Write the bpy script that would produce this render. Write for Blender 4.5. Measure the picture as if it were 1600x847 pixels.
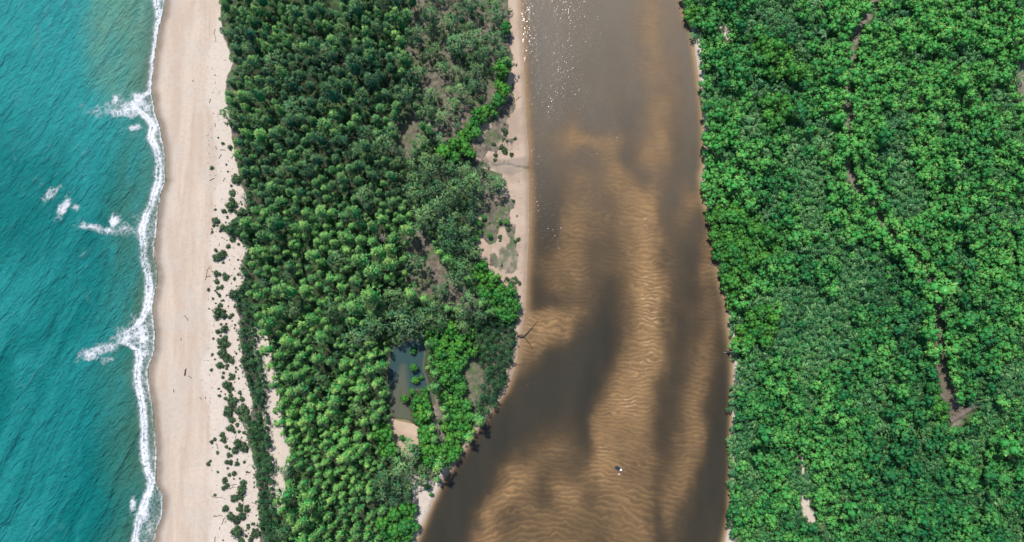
import bpy, math, random
import numpy as np

# ------------------------------------------------------------------ scene, camera, sky, sun, exposure
SC = bpy.context.scene
COL = SC.collection
for o in list(bpy.data.objects):
    bpy.data.objects.remove(o)
R_ = math.radians
CAM_H, PITCH, FPX = 330.0, R_(4.0), 1067.0
cam = bpy.data.cameras.new('camera')
cam_o = bpy.data.objects.new('camera', cam)
COL.objects.link(cam_o)
cam_o.location = (0, 0, CAM_H)
cam_o.rotation_euler = (PITCH, 0, 0)
cam.sensor_width = 36.0
cam.lens = 36.0 * FPX / 1600.0
cam.clip_start, cam.clip_end = 1.0, 20000.0
SC.camera = cam_o

SUN_EL = R_(60)
SUN_DIR = np.array([-0.36, 0.93]); SUN_DIR /= np.linalg.norm(SUN_DIR)
SUN_ROT = math.atan2(SUN_DIR[0], SUN_DIR[1])
W = bpy.data.worlds.new('World'); SC.world = W; W.use_nodes = True
wn = W.node_tree.nodes; wl = W.node_tree.links
sky = wn.new('ShaderNodeTexSky'); sky.sky_type = 'NISHITA'; sky.sun_disc = False
sky.sun_elevation = SUN_EL; sky.sun_rotation = SUN_ROT
sky.air_density = 1.0; sky.dust_density = 0.6; sky.ozone_density = 1.5
wl.new(sky.outputs[0], wn['Background'].inputs[0])
wn['Background'].inputs[1].default_value = 0.12
sun = bpy.data.lights.new('sun', 'SUN'); sun.energy = 4.1; sun.angle = R_(1.0); sun.color = (1.0, 0.955, 0.89)
sun_o = bpy.data.objects.new('sun', sun); COL.objects.link(sun_o)
sv = np.array([SUN_DIR[0]*math.cos(SUN_EL), SUN_DIR[1]*math.cos(SUN_EL), math.sin(SUN_EL)])
from mathutils import Vector
sun_o.rotation_euler = Vector(sv).to_track_quat('Z', 'Y').to_euler()
sun_o.location = (-100, 200, 400)
SC.view_settings.view_transform = 'Standard'; SC.view_settings.look = 'None'
SC.view_settings.exposure = 0.55; SC.view_settings.gamma = 1.0
SC.cycles.max_bounces = 6; SC.cycles.transparent_max_bounces = 12
SC.cycles.diffuse_bounces = 3; SC.cycles.glossy_bounces = 2; SC.cycles.transmission_bounces = 4
SC.cycles.caustics_reflective = False; SC.cycles.caustics_refractive = False

# ------------------------------------------------------------------ maths helpers
rng = np.random.RandomState(11)
random.seed(5)
ca, sa = math.cos(PITCH), math.sin(PITCH)

def ground(px, py, z=0.0):
    """survey point (map coordinates traced from the air) -> metres on the plane at height z"""
    u = (np.asarray(px, float) - 800.0) / FPX; v = -(np.asarray(py, float) - 423.5) / FPX
    dx, dy, dz = u, v*ca + sa, v*sa - ca
    t = (z - CAM_H) / dz
    return dx*t, dy*t

def chart(x, y, z=0.0):
    zz = z - CAM_H
    d = y*sa*1.0 - zz*ca
    v = y*ca + zz*sa
    return 800.0 + FPX*x/d, 423.5 - FPX*v/d

_tabs = {}
def vnoise(x, y, seed=0):
    if seed not in _tabs: _tabs[seed] = np.random.RandomState(seed+77).rand(256, 256)
    T = _tabs[seed]
    x = np.asarray(x, float); y = np.asarray(y, float)
    xi = np.floor(x).astype(int); yi = np.floor(y).astype(int)
    fx = x - xi; fy = y - yi
    fx = fx*fx*(3-2*fx); fy = fy*fy*(3-2*fy)
    a = T[xi & 255, yi & 255]; b = T[(xi+1) & 255, yi & 255]
    c = T[xi & 255, (yi+1) & 255]; d = T[(xi+1) & 255, (yi+1) & 255]
    return (a*(1-fx)+b*fx)*(1-fy) + (c*(1-fx)+d*fx)*fy
def fbm(x, y, seed=0, octv=4):
    s = 0; a = 0.5; n = 0
    for k in range(octv):
        s = s + a*vnoise(x*2**k, y*2**k, seed+k); n += a; a *= 0.5
    return s/n
def sstep(a, b, x):
    t = np.clip((x-a)/(b-a), 0, 1); return t*t*(3-2*t)

def poly_sd(px, py, poly):
    """signed distance to a closed polygon, negative inside (far points get 1e3)"""
    P = np.array(poly, float); px = np.asarray(px, float); py = np.asarray(py, float)
    out = np.full(px.shape, 1e3)
    m = (px > P[:, 0].min()-60) & (px < P[:, 0].max()+60) & (py > P[:, 1].min()-60) & (py < P[:, 1].max()+60)
    if not m.any(): return out
    x, y = px[m], py[m]
    d = np.full(x.shape, 1e9); ins = np.zeros(x.shape, bool)
    for i in range(len(P)):
        a, b = P[i], P[(i+1) % len(P)]
        e = b-a; t = np.clip(((x-a[0])*e[0]+(y-a[1])*e[1])/max(e@e, 1e-9), 0, 1)
        d = np.minimum(d, np.hypot(x-a[0]-t*e[0], y-a[1]-t*e[1]))
        c = ((a[1] > y) != (b[1] > y))
        with np.errstate(divide='ignore', invalid='ignore'):
            xx = (b[0]-a[0])*(y-a[1])/(b[1]-a[1]+1e-12)+a[0]
        ins ^= c & (x < xx)
    out[m] = np.where(ins, -d, d)
    return out
def line_d(px, py, pts):
    px = np.asarray(px, float); py = np.asarray(py, float)
    d = np.full(px.shape, 1e3)
    for a, b in zip(pts[:-1], pts[1:]):
        a = np.array(a, float); b = np.array(b, float); e = b-a
        t = np.clip(((px-a[0])*e[0]+(py-a[1])*e[1])/max(e@e, 1e-9), 0, 1)
        d = np.minimum(d, np.hypot(px-a[0]-t*e[0], py-a[1]-t*e[1]))
    return d
def prof(tbl):
    t = np.array(tbl, float)
    return lambda y: np.interp(y, t[:, 0], t[:, 1])

# ------------------------------------------------------------------ the survey: shorelines, banks, outlines
shore = prof([(0,258),(20,256),(40,249),(60,246),(80,243),(100,240),(120,238),(140,236),(155,240),(175,242),(190,248),(210,252),(230,256),(250,258),(270,258),(282,260),(290,256),(310,250),(330,247),(350,246),(380,242),(400,240),(420,246),(440,246),(460,242),(480,238),(500,240),(520,243),(545,242),(564,236),(580,231),(600,232),(620,236),(640,240),(660,241),(680,243),(700,244),(720,245),(740,244),(755,244),(765,249),(775,254),(790,255),(810,252),(830,244),(847,241)])
foam_in = prof([(0,243),(20,246),(30,247),(45,245),(60,243),(100,238),(125,236),(140,235),(150,222),(165,205),(180,225),(195,238),(215,234),(235,244),(260,247),(282,246),(300,241),(320,234),(340,226),(360,220),(380,222),(400,222),(420,227),(440,232),(460,231),(480,228),(495,222),(505,215),(520,197),(535,194),(548,214),(560,217),(580,213),(600,214),(620,219),(640,222),(660,224),(690,224),(720,225),(740,231),(750,236),(765,233),(790,224),(815,214),(847,209)])
veg_left = prof([(0,348),(25,343),(50,345),(75,355),(100,363),(125,355),(150,352),(175,355),(200,360),(230,364),(260,370),(282,374),(300,383),(320,386),(335,384),(345,360),(362,356),(375,376),(390,388),(400,382),(420,374),(440,380),(460,368),(480,368),(500,372),(530,376),(560,376),(580,381),(600,387),(620,392),(640,394),(660,386),(680,386),(700,392),(740,400),(770,404),(800,405),(847,407)])
bank_l = prof([(0,812),(50,815),(100,818),(150,820),(200,822),(240,826),(262,823),(282,826),(340,826),(380,825),(420,823),(450,822),(480,821),(500,818),(520,814),(540,810),(564,807),(590,799),(614,790),(644,767),(678,743),(714,720),(741,700),(751,693),(798,671),(847,651),(900,630)])
bank_r = prof([(0,1066),(33,1073),(47,1081),(77,1086),(127,1093),(167,1098),(216,1101),(260,1100),(276,1096),(299,1100),(332,1108),(375,1116),(399,1126),(415,1124),(449,1130),(478,1138),(515,1140),(564,1146),(607,1146),(664,1144),(731,1143),(798,1141),(847,1133)])
veg_mid_r = prof([(0,797),(40,800),(80,802),(105,803),(115,796),(150,796),(160,790),(170,782),(185,766),(200,750),(215,744),(235,738),(250,746),(262,748),(272,788),(308,786),(318,748),(340,750),(380,746),(400,756),(420,762),(435,777),(450,802),(465,812),(490,812),(500,809),(540,808),(560,803),(580,797),(600,791),(625,780),(640,766),(660,747),(690,731),(710,713),(735,691),(750,680),(765,660),(780,652),(800,652),(847,650)])
veg_right = prof([(0,1070),(30,1078),(45,1090),(80,1097),(130,1099),(200,1104),(260,1102),(282,1098),(320,1105),(340,1108),(380,1118),(400,1123),(430,1129),(470,1134),(482,1144),(500,1146),(540,1146),(560,1152),(600,1161),(610,1146),(640,1147),(700,1146),(780,1143),(800,1139),(847,1148)])

POND = [(612,540),(640,527),(664,528),(668,545),(664,575),(672,600),(682,632),(673,634),(662,614),(652,612),(640,622),(646,645),(650,664),(635,661),(618,657),(605,652),(602,600),(604,565)]
POND_BANK = [(604,650),(618,655),(636,659),(652,668),(654,700),(658,716),(640,718),(622,702),(610,680)]
POND_LANE = [(674,620),(683,622),(692,660),(698,692),(684,692),(677,650)]
LANE = [(402,518),(408,518),(418,550),(424,580),(430,600),(432,640),(440,680),(449,700),(446,720),(440,745),(439,790),(430,790),(431,740),(426,700),(422,660),(420,630),(418,590),(408,550)]
BAR = [(752,322),(770,318),(792,308),(830,300),(830,440),(818,470),(806,458),(790,446),(772,428),(757,395),(750,360)]
SPIT = [(740,240),(752,212),(780,188),(800,170),(830,170),(830,310),(792,312),(750,320),(746,300),(790,296),(776,272),(750,258)]
LOWBANK = [(640,738),(656,746),(680,757),(700,742),(690,760),(655,847),(640,870),(650,810),(646,770)]
CLEAR_TOP = [(655,-20),(798,-20),(800,60),(775,105),(772,160),(740,175),(712,215),(690,218),(664,190),(660,130),(640,80)]
CLEAR_MID = [(640,352),(658,362),(684,398),(700,425),(722,452),(748,484),(738,488),(696,470),(668,455),(640,455),(634,440),(650,420)]
CLEAR_GAP = [(622,180),(650,185),(655,225),(640,245),(618,230)]
CLEAR_BANK = [(730,560),(752,570),(750,620),(735,645),(722,612)]
MUDPOOL = [(778,388),(800,384),(813,392),(812,420),(795,432),(780,415)]
RIGHT_POCKET = [(1248,762),(1254,764),(1268,790),(1276,812),(1262,818),(1250,800)]
RIGHT_POCKET2 = [(1248,712),(1254,712),(1256,750),(1250,750)]
SMALL_SAND = [(1122,42),(1134,40),(1144,56),(1136,64),(1124,52)]
EDGE_GAP = [(1588,100),(1612,96),(1614,165),(1596,158),(1588,130)]
CREEK = [(1367,-20),(1364,5),(1358,22),(1346,38),(1332,70),(1326,110),(1322,150),(1325,200),(1320,258),(1334,290),(1356,320),(1384,358),(1410,386),(1436,412),(1456,440),(1464,470),(1463,500),(1466,540),(1470,570),(1480,602),(1496,622),(1504,640),(1492,662)]
CREEK_WIDE = [(1458,470),(1468,470),(1472,505),(1474,545),(1476,575),(1486,602),(1502,618),(1512,634),(1503,648),(1488,652),(1478,630),(1466,600),(1462,560),(1460,520)]
CHANNEL = [(770,259),(778.8,259),(787.9,257),(798.6,257),(804.4,260),(812,261),(826,262.5)]

# how shallow the river runs (0 deep .. 9 bar just awash), read row by row across the river
RIVER = {
 -30: [(810,5),(840,2),(870,3),(900,4),(930,3),(960,3),(990,4),(1020,6),(1050,4),(1080,3)],
 0: [(810,5),(840,2),(870,3),(900,4),(930,3),(960,3),(990,4),(1020,6),(1050,4),(1080,3)],
 35: [(810,5),(840,2),(870,3),(900,4),(930,3),(960,3),(990,4),(1020,6),(1050,4),(1080,3)],
 70: [(810,5),(840,2),(870,2),(900,3),(930,3),(960,3),(990,4),(1020,6),(1050,4),(1080,3)],
 105: [(810,5),(840,2),(870,2),(900,3.4),(930,3),(960,3),(990,4),(1020,5.4),(1050,5),(1080,3)],
 140: [(815,5),(840,2),(870,2.3),(900,3),(930,3),(960,4),(990,3),(1020,5),(1050,5),(1080,3)],
 175: [(820,5),(840,3),(870,3),(900,4),(930,2),(960,4),(992,2.4),(1020,6),(1050,5),(1080,3)],
 198: [(820,5),(840,3),(870,4),(900,5.5),(930,2.6),(960,3.6),(992,2.6),(1020,6),(1050,5),(1080,3)],
 212: [(825,5),(840,3.5),(870,4.5),(890,7),(915,7),(940,6),(965,5.5),(993,3),(1012,5),(1030,6.8),(1060,4),(1080,3)],
 245: [(825,5),(840,2),(870,4),(900,4),(920,3.2),(945,5.5),(965,5.5),(975,3),(990,3.4),(1008,6.4),(1025,6),(1050,5),(1075,3)],
 280: [(828,5),(840,2),(870,3),(890,5),(900,5.5),(930,4.4),(960,6.6),(982,5.6),(1002,3),(1020,5),(1050,4),(1080,3)],
 315: [(828,5),(840,2),(868,2.4),(890,5.4),(930,4.5),(960,4.6),(985,7),(1004,8),(1022,6.4),(1045,3),(1068,5),(1084,6.3),(1100,5)],
 350: [(828,5),(840,2),(866,2.2),(888,6),(905,6),(930,5),(960,5),(990,6),(1012,7.4),(1035,4),(1055,4.4),(1075,4.6),(1090,3),(1110,3)],
 385: [(828,5),(840,2.5),(862,3.2),(885,6),(905,5.2),(930,4),(960,4.2),(990,6),(1020,7.2),(1045,4),(1070,2),(1088,3.4),(1105,6),(1120,5)],
 420: [(828,4),(840,4),(865,5),(885,6),(905,5.6),(930,4),(958,4.6),(990,6),(1020,7.6),(1042,4.4),(1060,2),(1080,2.2),(1098,6),(1120,4.6)],
 455: [(828,3),(840,3),(870,5),(900,5),(930,4),(955,2.8),(985,5.6),(1010,8),(1030,7.6),(1047,4.2),(1060,2),(1080,2.4),(1105,4.6),(1138,3.4)],
 478: [(822,5),(840,2.4),(870,3.4),(895,4.6),(925,4),(950,2.4),(980,4.6),(1005,7.6),(1025,8),(1042,4),(1060,2),(1080,2.6),(1105,5),(1138,3.4)],
 490: [(822,7),(840,7),(870,6.5),(900,6.5),(922,4.6),(945,2.2),(975,4),(1000,7),(1022,8),(1040,4),(1060,1.6),(1080,3),(1108,5),(1140,3.6)],
 525: [(818,6.5),(840,7),(865,6.4),(888,6),(905,2.6),(930,1),(958,2),(980,5),(1000,6.2),(1022,8),(1040,4.4),(1060,1),(1080,3),(1108,5.4),(1140,2.6)],
 560: [(812,5),(830,5.4),(850,4),(868,2),(900,1),(930,1),(950,3),(970,5.4),(990,7),(1020,7),(1040,5),(1060,1.6),(1080,4),(1095,6),(1115,4.6),(1142,1.6)],
 595: [(800,4),(820,3),(840,1),(900,0.8),(930,1),(945,3),(962,6.4),(990,7),(1020,7),(1035,4.4),(1060,1),(1080,4),(1096,6),(1115,3.4),(1142,1.6)],
 630: [(780,3),(800,1.2),(870,1),(895,2.2),(914,1),(930,4),(950,6.6),(980,7.4),(1010,7),(1028,5),(1048,2),(1070,4),(1092,6),(1112,3.4),(1142,1)],
 665: [(752,2),(780,1),(815,1),(845,2.4),(870,3.4),(893,3.4),(914,1.4),(930,6.6),(950,6),(980,6.4),(1010,6),(1036,3),(1058,3.4),(1080,6),(1098,6),(1115,2),(1142,1)],
 700: [(728,2),(750,1),(780,1),(805,2.6),(835,4.6),(862,5.4),(885,5),(902,4),(914,2.4),(933,7.4),(960,6),(990,6),(1010,6),(1036,3),(1055,4),(1078,6),(1094,6),(1108,2),(1142,1)],
 735: [(705,2),(730,1),(760,1.4),(782,4.4),(800,7),(830,5.6),(862,4.6),(890,4.4),(906,4.4),(922,7),(950,7.2),(985,5),(1010,5.4),(1034,4),(1050,5.4),(1070,6.4),(1084,5),(1100,2),(1142,1)],
 770: [(685,2),(720,1),(750,2),(772,6.4),(788,7.6),(808,5.6),(832,4.6),(850,3),(876,7),(900,6.4),(918,4),(945,6),(980,6),(1010,5.4),(1030,4),(1045,5.4),(1060,6.4),(1074,4),(1090,2),(1142,1)],
 805: [(668,3),(690,1),(725,1),(748,4.4),(766,7.2),(790,4),(820,5.4),(850,5.4),(880,5.4),(910,5),(940,5.4),(970,6),(1000,6),(1024,4),(1034,2.6),(1045,7),(1056,5),(1070,3),(1090,1.8),(1142,1)],
 847: [(652,3),(690,1),(722,2),(742,6.4),(762,6.4),(790,5),(820,5.4),(850,5.4),(880,5.4),(910,5),(940,4.4),(970,5.4),(1000,6),(1020,5),(1040,2.6),(1055,4),(1080,2),(1138,2.4)],
 880: [(640,3),(690,1),(715,2),(735,6.4),(762,6.4),(790,5),(880,5.4),(940,4.4),(1000,6),(1020,5),(1040,3),(1080,2),(1138,2.4)],
}
_ry = np.array(sorted(RIVER)); _gx = np.arange(600, 1201, 4.0); _gy = np.arange(-40, 900, 4.0)
_rows = np.array([np.interp(_gx, [p[0] for p in RIVER[y]], [p[1] for p in RIVER[y]]) for y in _ry])
_grid = np.array([[np.interp(y, _ry, _rows[:, i]) for i in range(len(_gx))] for y in _gy])
def _blur(g, n):
    for _ in range(n):
        p = np.pad(g, 1, mode='edge'); g = (p[:-2, 1:-1]+p[2:, 1:-1]+p[1:-1, :-2]+p[1:-1, 2:]+4*p[1:-1, 1:-1])/8
    return g
_GX, _GY = np.meshgrid(_gx, _gy)
_grid = _grid + 1.4*np.exp(-((_GX-1064)/20)**2)*sstep(350, 430, _GY)*sstep(700, 600, _GY) + 0.6*np.exp(-((_GX-845)/20)**2)*sstep(180, 260, _GY)*sstep(470, 400, _GY)
_grid = _blur(_grid, 12)
def shoal(px, py):
    wx = px + 11*(fbm(px/22, py/40, 61)-0.5)*2 + 3.5*(fbm(px/6, py/9, 62, 3)-0.5); wy = py + 10*(fbm(px/26, py/30, 65)-0.5)*2 + 6*(fbm(px/7, py/8, 66, 3)-0.5)
    gx = np.clip((wx-_gx[0])/4.0, 0, len(_gx)-1.001); gy = np.clip((wy-_gy[0])/4.0, 0, len(_gy)-1.001)
    ix = gx.astype(int); iy = gy.astype(int); fx = gx-ix; fy = gy-iy
    g = _grid
    return (g[iy, ix]*(1-fx)+g[iy, ix+1]*fx)*(1-fy)+(g[iy+1, ix]*(1-fx)+g[iy+1, ix+1]*fx)*fy

def ripple(x, y, px, py):
    """sand waves on the river bed, crests across the current; about -1..1"""
    t = sstep(560, 820, py)
    skew = t*sstep(1060, 700, px)*0.42
    c_, s_ = np.cos(skew), np.sin(skew)
    wl = 2.15 + 0.55*t
    v_ = (y+95)*c_-(x+12)*s_ + (fbm(x/24, y/20, 31, 2)-0.5)*6.0 + (fbm(x/4.2, y/3.4, 35, 3)-0.5)*4.2
    def train(ph):
        f = ph-np.floor(ph); return np.where(f < 0.70, f/0.70, (1-f)/0.30)*2-1
    k = sstep(.42, .58, fbm(x/8, y/3.5, 45, 2))
    wave = train(v_/wl)*(1-k) + train((v_*0.93+0.16*x)/wl+.37)*k
    amp = 0.25+1.1*fbm(x/11, y/7, 41, 3)
    return wave*np.clip(amp, 0.1, 1.1)

def bed_z(x, y, px, py):
    v = shoal(px, py)
    dep = 0.10 + 2.7*np.clip(1-v/7.5, 0, 1)**1.65
    amp = 0.22*sstep(1.5, 5.5, v)*(0.45+0.55*sstep(180, 460, py))
    edge = sstep(0, 15, np.minimum(px-bank_l(py), bank_r(py)-px)*0.85)
    # the left shore shelves slowly, so a pale rim shows under the water
    return -(dep*edge) + amp*ripple(x, y, px, py)*edge

def land_z(x, y, px, py):
    dsea = px - shore(py)
    z = np.minimum(0.045*dsea*0.31, 2.6)
    z = z + 0.10*(fbm(x/7, y/7, 3)-0.5)*sstep(70, 110, dsea) + 0.25*(fbm(x/22, y/22, 8)-0.5)*sstep(80, 140, dsea)
    dl = (bank_l(py)-px)*0.8; dr = px-bank_r(py)
    zl = np.minimum(0.07*dl*0.31+0.02, 9); zr = np.minimum(0.10*dr*0.31+0.02, 1.0)
    mid = px < 950
    z = np.where(mid, np.minimum(z, zl), zr)
    inr = (px > bank_l(py)) & (px < bank_r(py))
    z = np.where(inr, bed_z(x, y, px, py), z)
    sea = dsea < 0
    z = np.where(sea, np.maximum(-0.035*(-dsea)*0.31-0.02, -6)-0.02, z)
    dp = poly_sd(px, py, POND)
    z = np.where(dp < 14, np.minimum(z, np.where(dp < 0, -pond_depth(px, py, dp), 0.05+dp*0.31*0.12)), z)
    dc = line_d(px, py, CREEK); dw = poly_sd(px, py, CREEK_WIDE)
    dd = np.minimum(dc-3.0, dw)
    z = np.where((dd < 6) & (px > 1200), np.minimum(z, -0.25+0.12*np.clip(dd+2, 0, 9)), z)
    dch = line_d(px, py, CHANNEL)
    z = np.where((dch < 3) & (px < 830), z-0.35*(1-sstep(0.6, 2.4, dch)), z)
    return z
def pond_depth(px, py, dp):
    strip = line_d(px, py, [(630,572),(626,600),(624,625),(632,655)]) - (3+np.clip((py-565)/85, 0, 1)*22)
    return np.clip(-dp*0.12, 0.02, 1)*(0.35+0.75*sstep(-14, 16, strip))

# ------------------------------------------------------------------ shader helpers
def material(name):
    m = bpy.data.materials.new(name); m.use_nodes = True
    nt = m.node_tree; nt.nodes.clear()
    out = nt.nodes.new('ShaderNodeOutputMaterial')
    return m, nt, out
class NB:
    def __init__(s, nt): s.nt = nt
    def n(s, t, **k):
        nd = s.nt.nodes.new(t)
        for a, v in k.items(): setattr(nd, a, v)
        return nd
    def l(s, a, b): s.nt.links.new(a, b)
    def put(s, sock, v):
        if hasattr(v, 'is_output') or isinstance(v, bpy.types.NodeSocket): s.l(v, sock)
        elif isinstance(v, (tuple, list)) and len(v) == 3 and sock.type == 'RGBA': sock.default_value = (*v, 1)
        else: sock.default_value = v
    def attr(s, name): return s.n('ShaderNodeAttribute', attribute_name=name).outputs['Fac']
    def math(s, op, a, b=0.0, c=0.0, clamp=False):
        nd = s.n('ShaderNodeMath', operation=op); nd.use_clamp = clamp
        s.put(nd.inputs[0], a); s.put(nd.inputs[1], b); s.put(nd.inputs[2], c); return nd.outputs[0]
    def mix(s, f, a, b, mode='MIX'):
        nd = s.n('ShaderNodeMix', data_type='RGBA', blend_type=mode)
        s.put(nd.inputs[0], f); s.put(nd.inputs[6], a); s.put(nd.inputs[7], b); return nd.outputs[2]
    def ramp(s, v, a, b, lo=0.0, hi=1.0):
        nd = s.n('ShaderNodeMapRange', interpolation_type='SMOOTHSTEP')
        s.put(nd.inputs[0], v); s.put(nd.inputs[1], a); s.put(nd.inputs[2], b); s.put(nd.inputs[3], lo); s.put(nd.inputs[4], hi)
        return nd.outputs[0]
    def coord(s, scale=(1, 1, 1), rotz=0.0):
        g = s.n('ShaderNodeNewGeometry').outputs['Position']
        r = s.n('ShaderNodeVectorRotate', rotation_type='Z_AXIS'); s.l(g, r.inputs['Vector']); r.inputs['Angle'].default_value = rotz
        m = s.n('ShaderNodeMapping'); s.l(r.outputs[0], m.inputs['Vector']); m.inputs['Scale'].default_value = scale
        return m.outputs[0]
    def noise(s, co, scale, detail=3.0, rough=0.55, dist=0.0):
        nd = s.n('ShaderNodeTexNoise'); s.l(co, nd.inputs['Vector'])
        nd.inputs['Scale'].default_value = scale; nd.inputs['Detail'].default_value = detail
        nd.inputs['Roughness'].default_value = rough; nd.inputs['Distortion'].default_value = dist
        return nd.outputs['Fac']
    def bump(s, h, strength, dist, normal=None):
        nd = s.n('ShaderNodeBump'); s.l(h, nd.inputs['Height']); nd.inputs['Strength'].default_value = strength
        nd.inputs['Distance'].default_value = dist
        if normal is not None: s.l(normal, nd.inputs['Normal'])
        return nd.outputs[0]
    def diffuse(s, col, normal=None, rough=0.9, spec=0.15):
        nd = s.n('ShaderNodeBsdfPrincipled'); s.put(nd.inputs['Base Color'], col); s.put(nd.inputs['Roughness'], rough)
        nd.inputs['Specular IOR Level'].default_value = spec
        if normal is not None: s.l(normal, nd.inputs['Normal'])
        return nd.outputs[0]

def mat_ground():
    m, nt, out = material('ground_surface'); b = NB(nt)
    co = b.coord()
    streak = b.noise(b.coord((0.16, 0.018, 0.1)), 1.0, 5, 0.6, 0.6)
    blot = b.noise(co, 0.06, 5, 0.6, 0.4)
    fine = b.noise(co, 1.6, 4, 0.7)
    tide = b.attr('tide')
    sand = b.mix(b.ramp(streak, 0.38, 0.64), (0.365, 0.285, 0.222), (0.430, 0.352, 0.282))
    sand = b.mix(b.math('MULTIPLY', b.ramp(blot, 0.42, 0.62), 0.55), sand, (0.375, 0.325, 0.280))
    # upper beach above the strand line: paler loose sand, mottled
    up = b.math('ADD', tide, b.math('MULTIPLY', b.math('SUBTRACT', blot, 0.5), 0.25))
    sand = b.mix(b.ramp(up, 0.74, 0.84, 0, 0.8), sand, (0.445, 0.385, 0.330))
    sand = b.mix(b.ramp(tide, 0.22, 0.05, 0, 0.55), sand, (0.320, 0.285, 0.250))
    sand = b.mix(b.ramp(b.noise(co, 0.7, 6, 0.75), 0.45, 0.72, 0, 0.5), sand, (0.29, 0.235, 0.19))
    sand = b.mix(b.math('MULTIPLY', b.attr('estuary'), 0.85), sand, b.mix(b.ramp(blot, 0.35, 0.6), (0.25, 0.178, 0.128), (0.36, 0.262, 0.192)))
    wet = b.math('MULTIPLY', b.attr('wet'), b.ramp(b.noise(co, 0.25, 3), 0.25, 0.55, 0.75, 1.0))
    sand = b.mix(wet, sand, (0.175, 0.138, 0.106))
    litter = b.noise(co, 0.5, 6, 0.7)
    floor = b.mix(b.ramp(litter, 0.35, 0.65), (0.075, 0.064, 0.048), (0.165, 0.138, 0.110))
    shaded_humus = b.mix(b.ramp(litter, 0.35, 0.65), (0.028, 0.034, 0.020), (0.040, 0.055, 0.028))  # humus under dense crowns, canopy shade painted into its dark tone
    floor = b.mix(b.attr('open'), shaded_humus, floor)
    gr = b.math('MULTIPLY', b.attr('grass'), b.ramp(b.noise(co, 0.35, 5, 0.7), 0.4, 0.6))
    floor = b.mix(gr, floor, (0.055, 0.105, 0.032))
    fl = b.math('ADD', b.attr('floor'), b.math('MULTIPLY', b.math('SUBTRACT', b.noise(co, 0.3, 5, 0.65), 0.5), 0.7))
    col = b.mix(b.ramp(fl, 0.38, 0.62), sand, floor)
    mudc = b.mix(b.ramp(litter, 0.3, 0.7), (0.13, 0.115, 0.092), (0.20, 0.172, 0.14))
    col = b.mix(b.attr('mud'), col, mudc)
    bedc = b.mix(b.ramp(b.noise(co, 0.12, 4), 0.35, 0.65), (0.325, 0.232, 0.143), (0.275, 0.196, 0.121))
    bedc = b.mix(b.ramp(fine, 0.3, 0.75, 0, 0.35), bedc, (0.20, 0.13, 0.07))
    col = b.mix(b.attr('bed'), col, bedc)
    h = b.math('ADD', b.math('MULTIPLY', fine, 0.5), b.math('MULTIPLY', b.noise(co, 0.4, 4), 0.9))
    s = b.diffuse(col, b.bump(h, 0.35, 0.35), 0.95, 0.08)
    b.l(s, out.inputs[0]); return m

def water_common(b, murk, fac, tint, normal, rough, out):
    tr = b.n('ShaderNodeBsdfTransparent'); b.put(tr.inputs[0], tint)
    df = b.n('ShaderNodeBsdfDiffuse'); b.put(df.inputs[0], murk); b.l(normal[0], df.inputs['Normal'])
    mx = b.n('ShaderNodeMixShader'); b.put(mx.inputs[0], fac); b.l(tr.outputs[0], mx.inputs[1]); b.l(df.outputs[0], mx.inputs[2])
    gl = b.n('ShaderNodeBsdfGlossy'); gl.inputs['Roughness'].default_value = rough; b.l(normal[1], gl.inputs['Normal'])
    fr = b.n('ShaderNodeFresnel'); fr.inputs['IOR'].default_value = 1.33; b.l(normal[1], fr.inputs['Normal'])
    m2 = b.n('ShaderNodeMixShader'); b.l(fr.outputs[0], m2.inputs[0]); b.l(mx.outputs[0], m2.inputs[1]); b.l(gl.outputs[0], m2.inputs[2])
    b.l(m2.outputs[0], out.inputs[0])

def mat_river():
    m, nt, out = material('river_water'); b = NB(nt)
    dep = b.attr('depth')
    fac = b.math('SUBTRACT', 1.0, b.math('POWER', 2.718, b.math('MULTIPLY', dep, -1.05)))
    fac = b.math('MULTIPLY', fac, 0.985)
    co = b.coord((1, 1.9, 1), R_(8))
    n1 = b.noise(co, 1.1, 4, 0.6); n2 = b.noise(co, 0.28, 3, 0.5)
    h = b.math('ADD', n1, b.math('MULTIPLY', n2, 1.2))
    nd = b.bump(h, 0.25, 0.3); ng = b.bump(b.math('MULTIPLY', b.math('ADD', b.noise(co, 0.95, 1.0, 0.5), b.math('MULTIPLY', b.noise(co, 0.33, 1.0), 1.2)), b.ramp(b.noise(b.coord((0.045, 0.02, 1)), 1.0, 3), 0.35, 0.65, 0.55, 1.15)), 1.0, 0.132)
    blot = b.noise(b.coord((0.05, 0.014, 1)), 1.0, 4)
    murk = b.mix(b.ramp(blot, 0.35, 0.65), (0.025, 0.024, 0.018), (0.034, 0.031, 0.022))
    # sky glare on the upper reach, painted in as paler water
    murk = b.mix(b.attr('painted_sheen'), murk, (0.152, 0.132, 0.105))
    water_common(b, murk, fac, (0.96, 0.90, 0.80), (nd, ng), 0.15, out); return m

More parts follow.
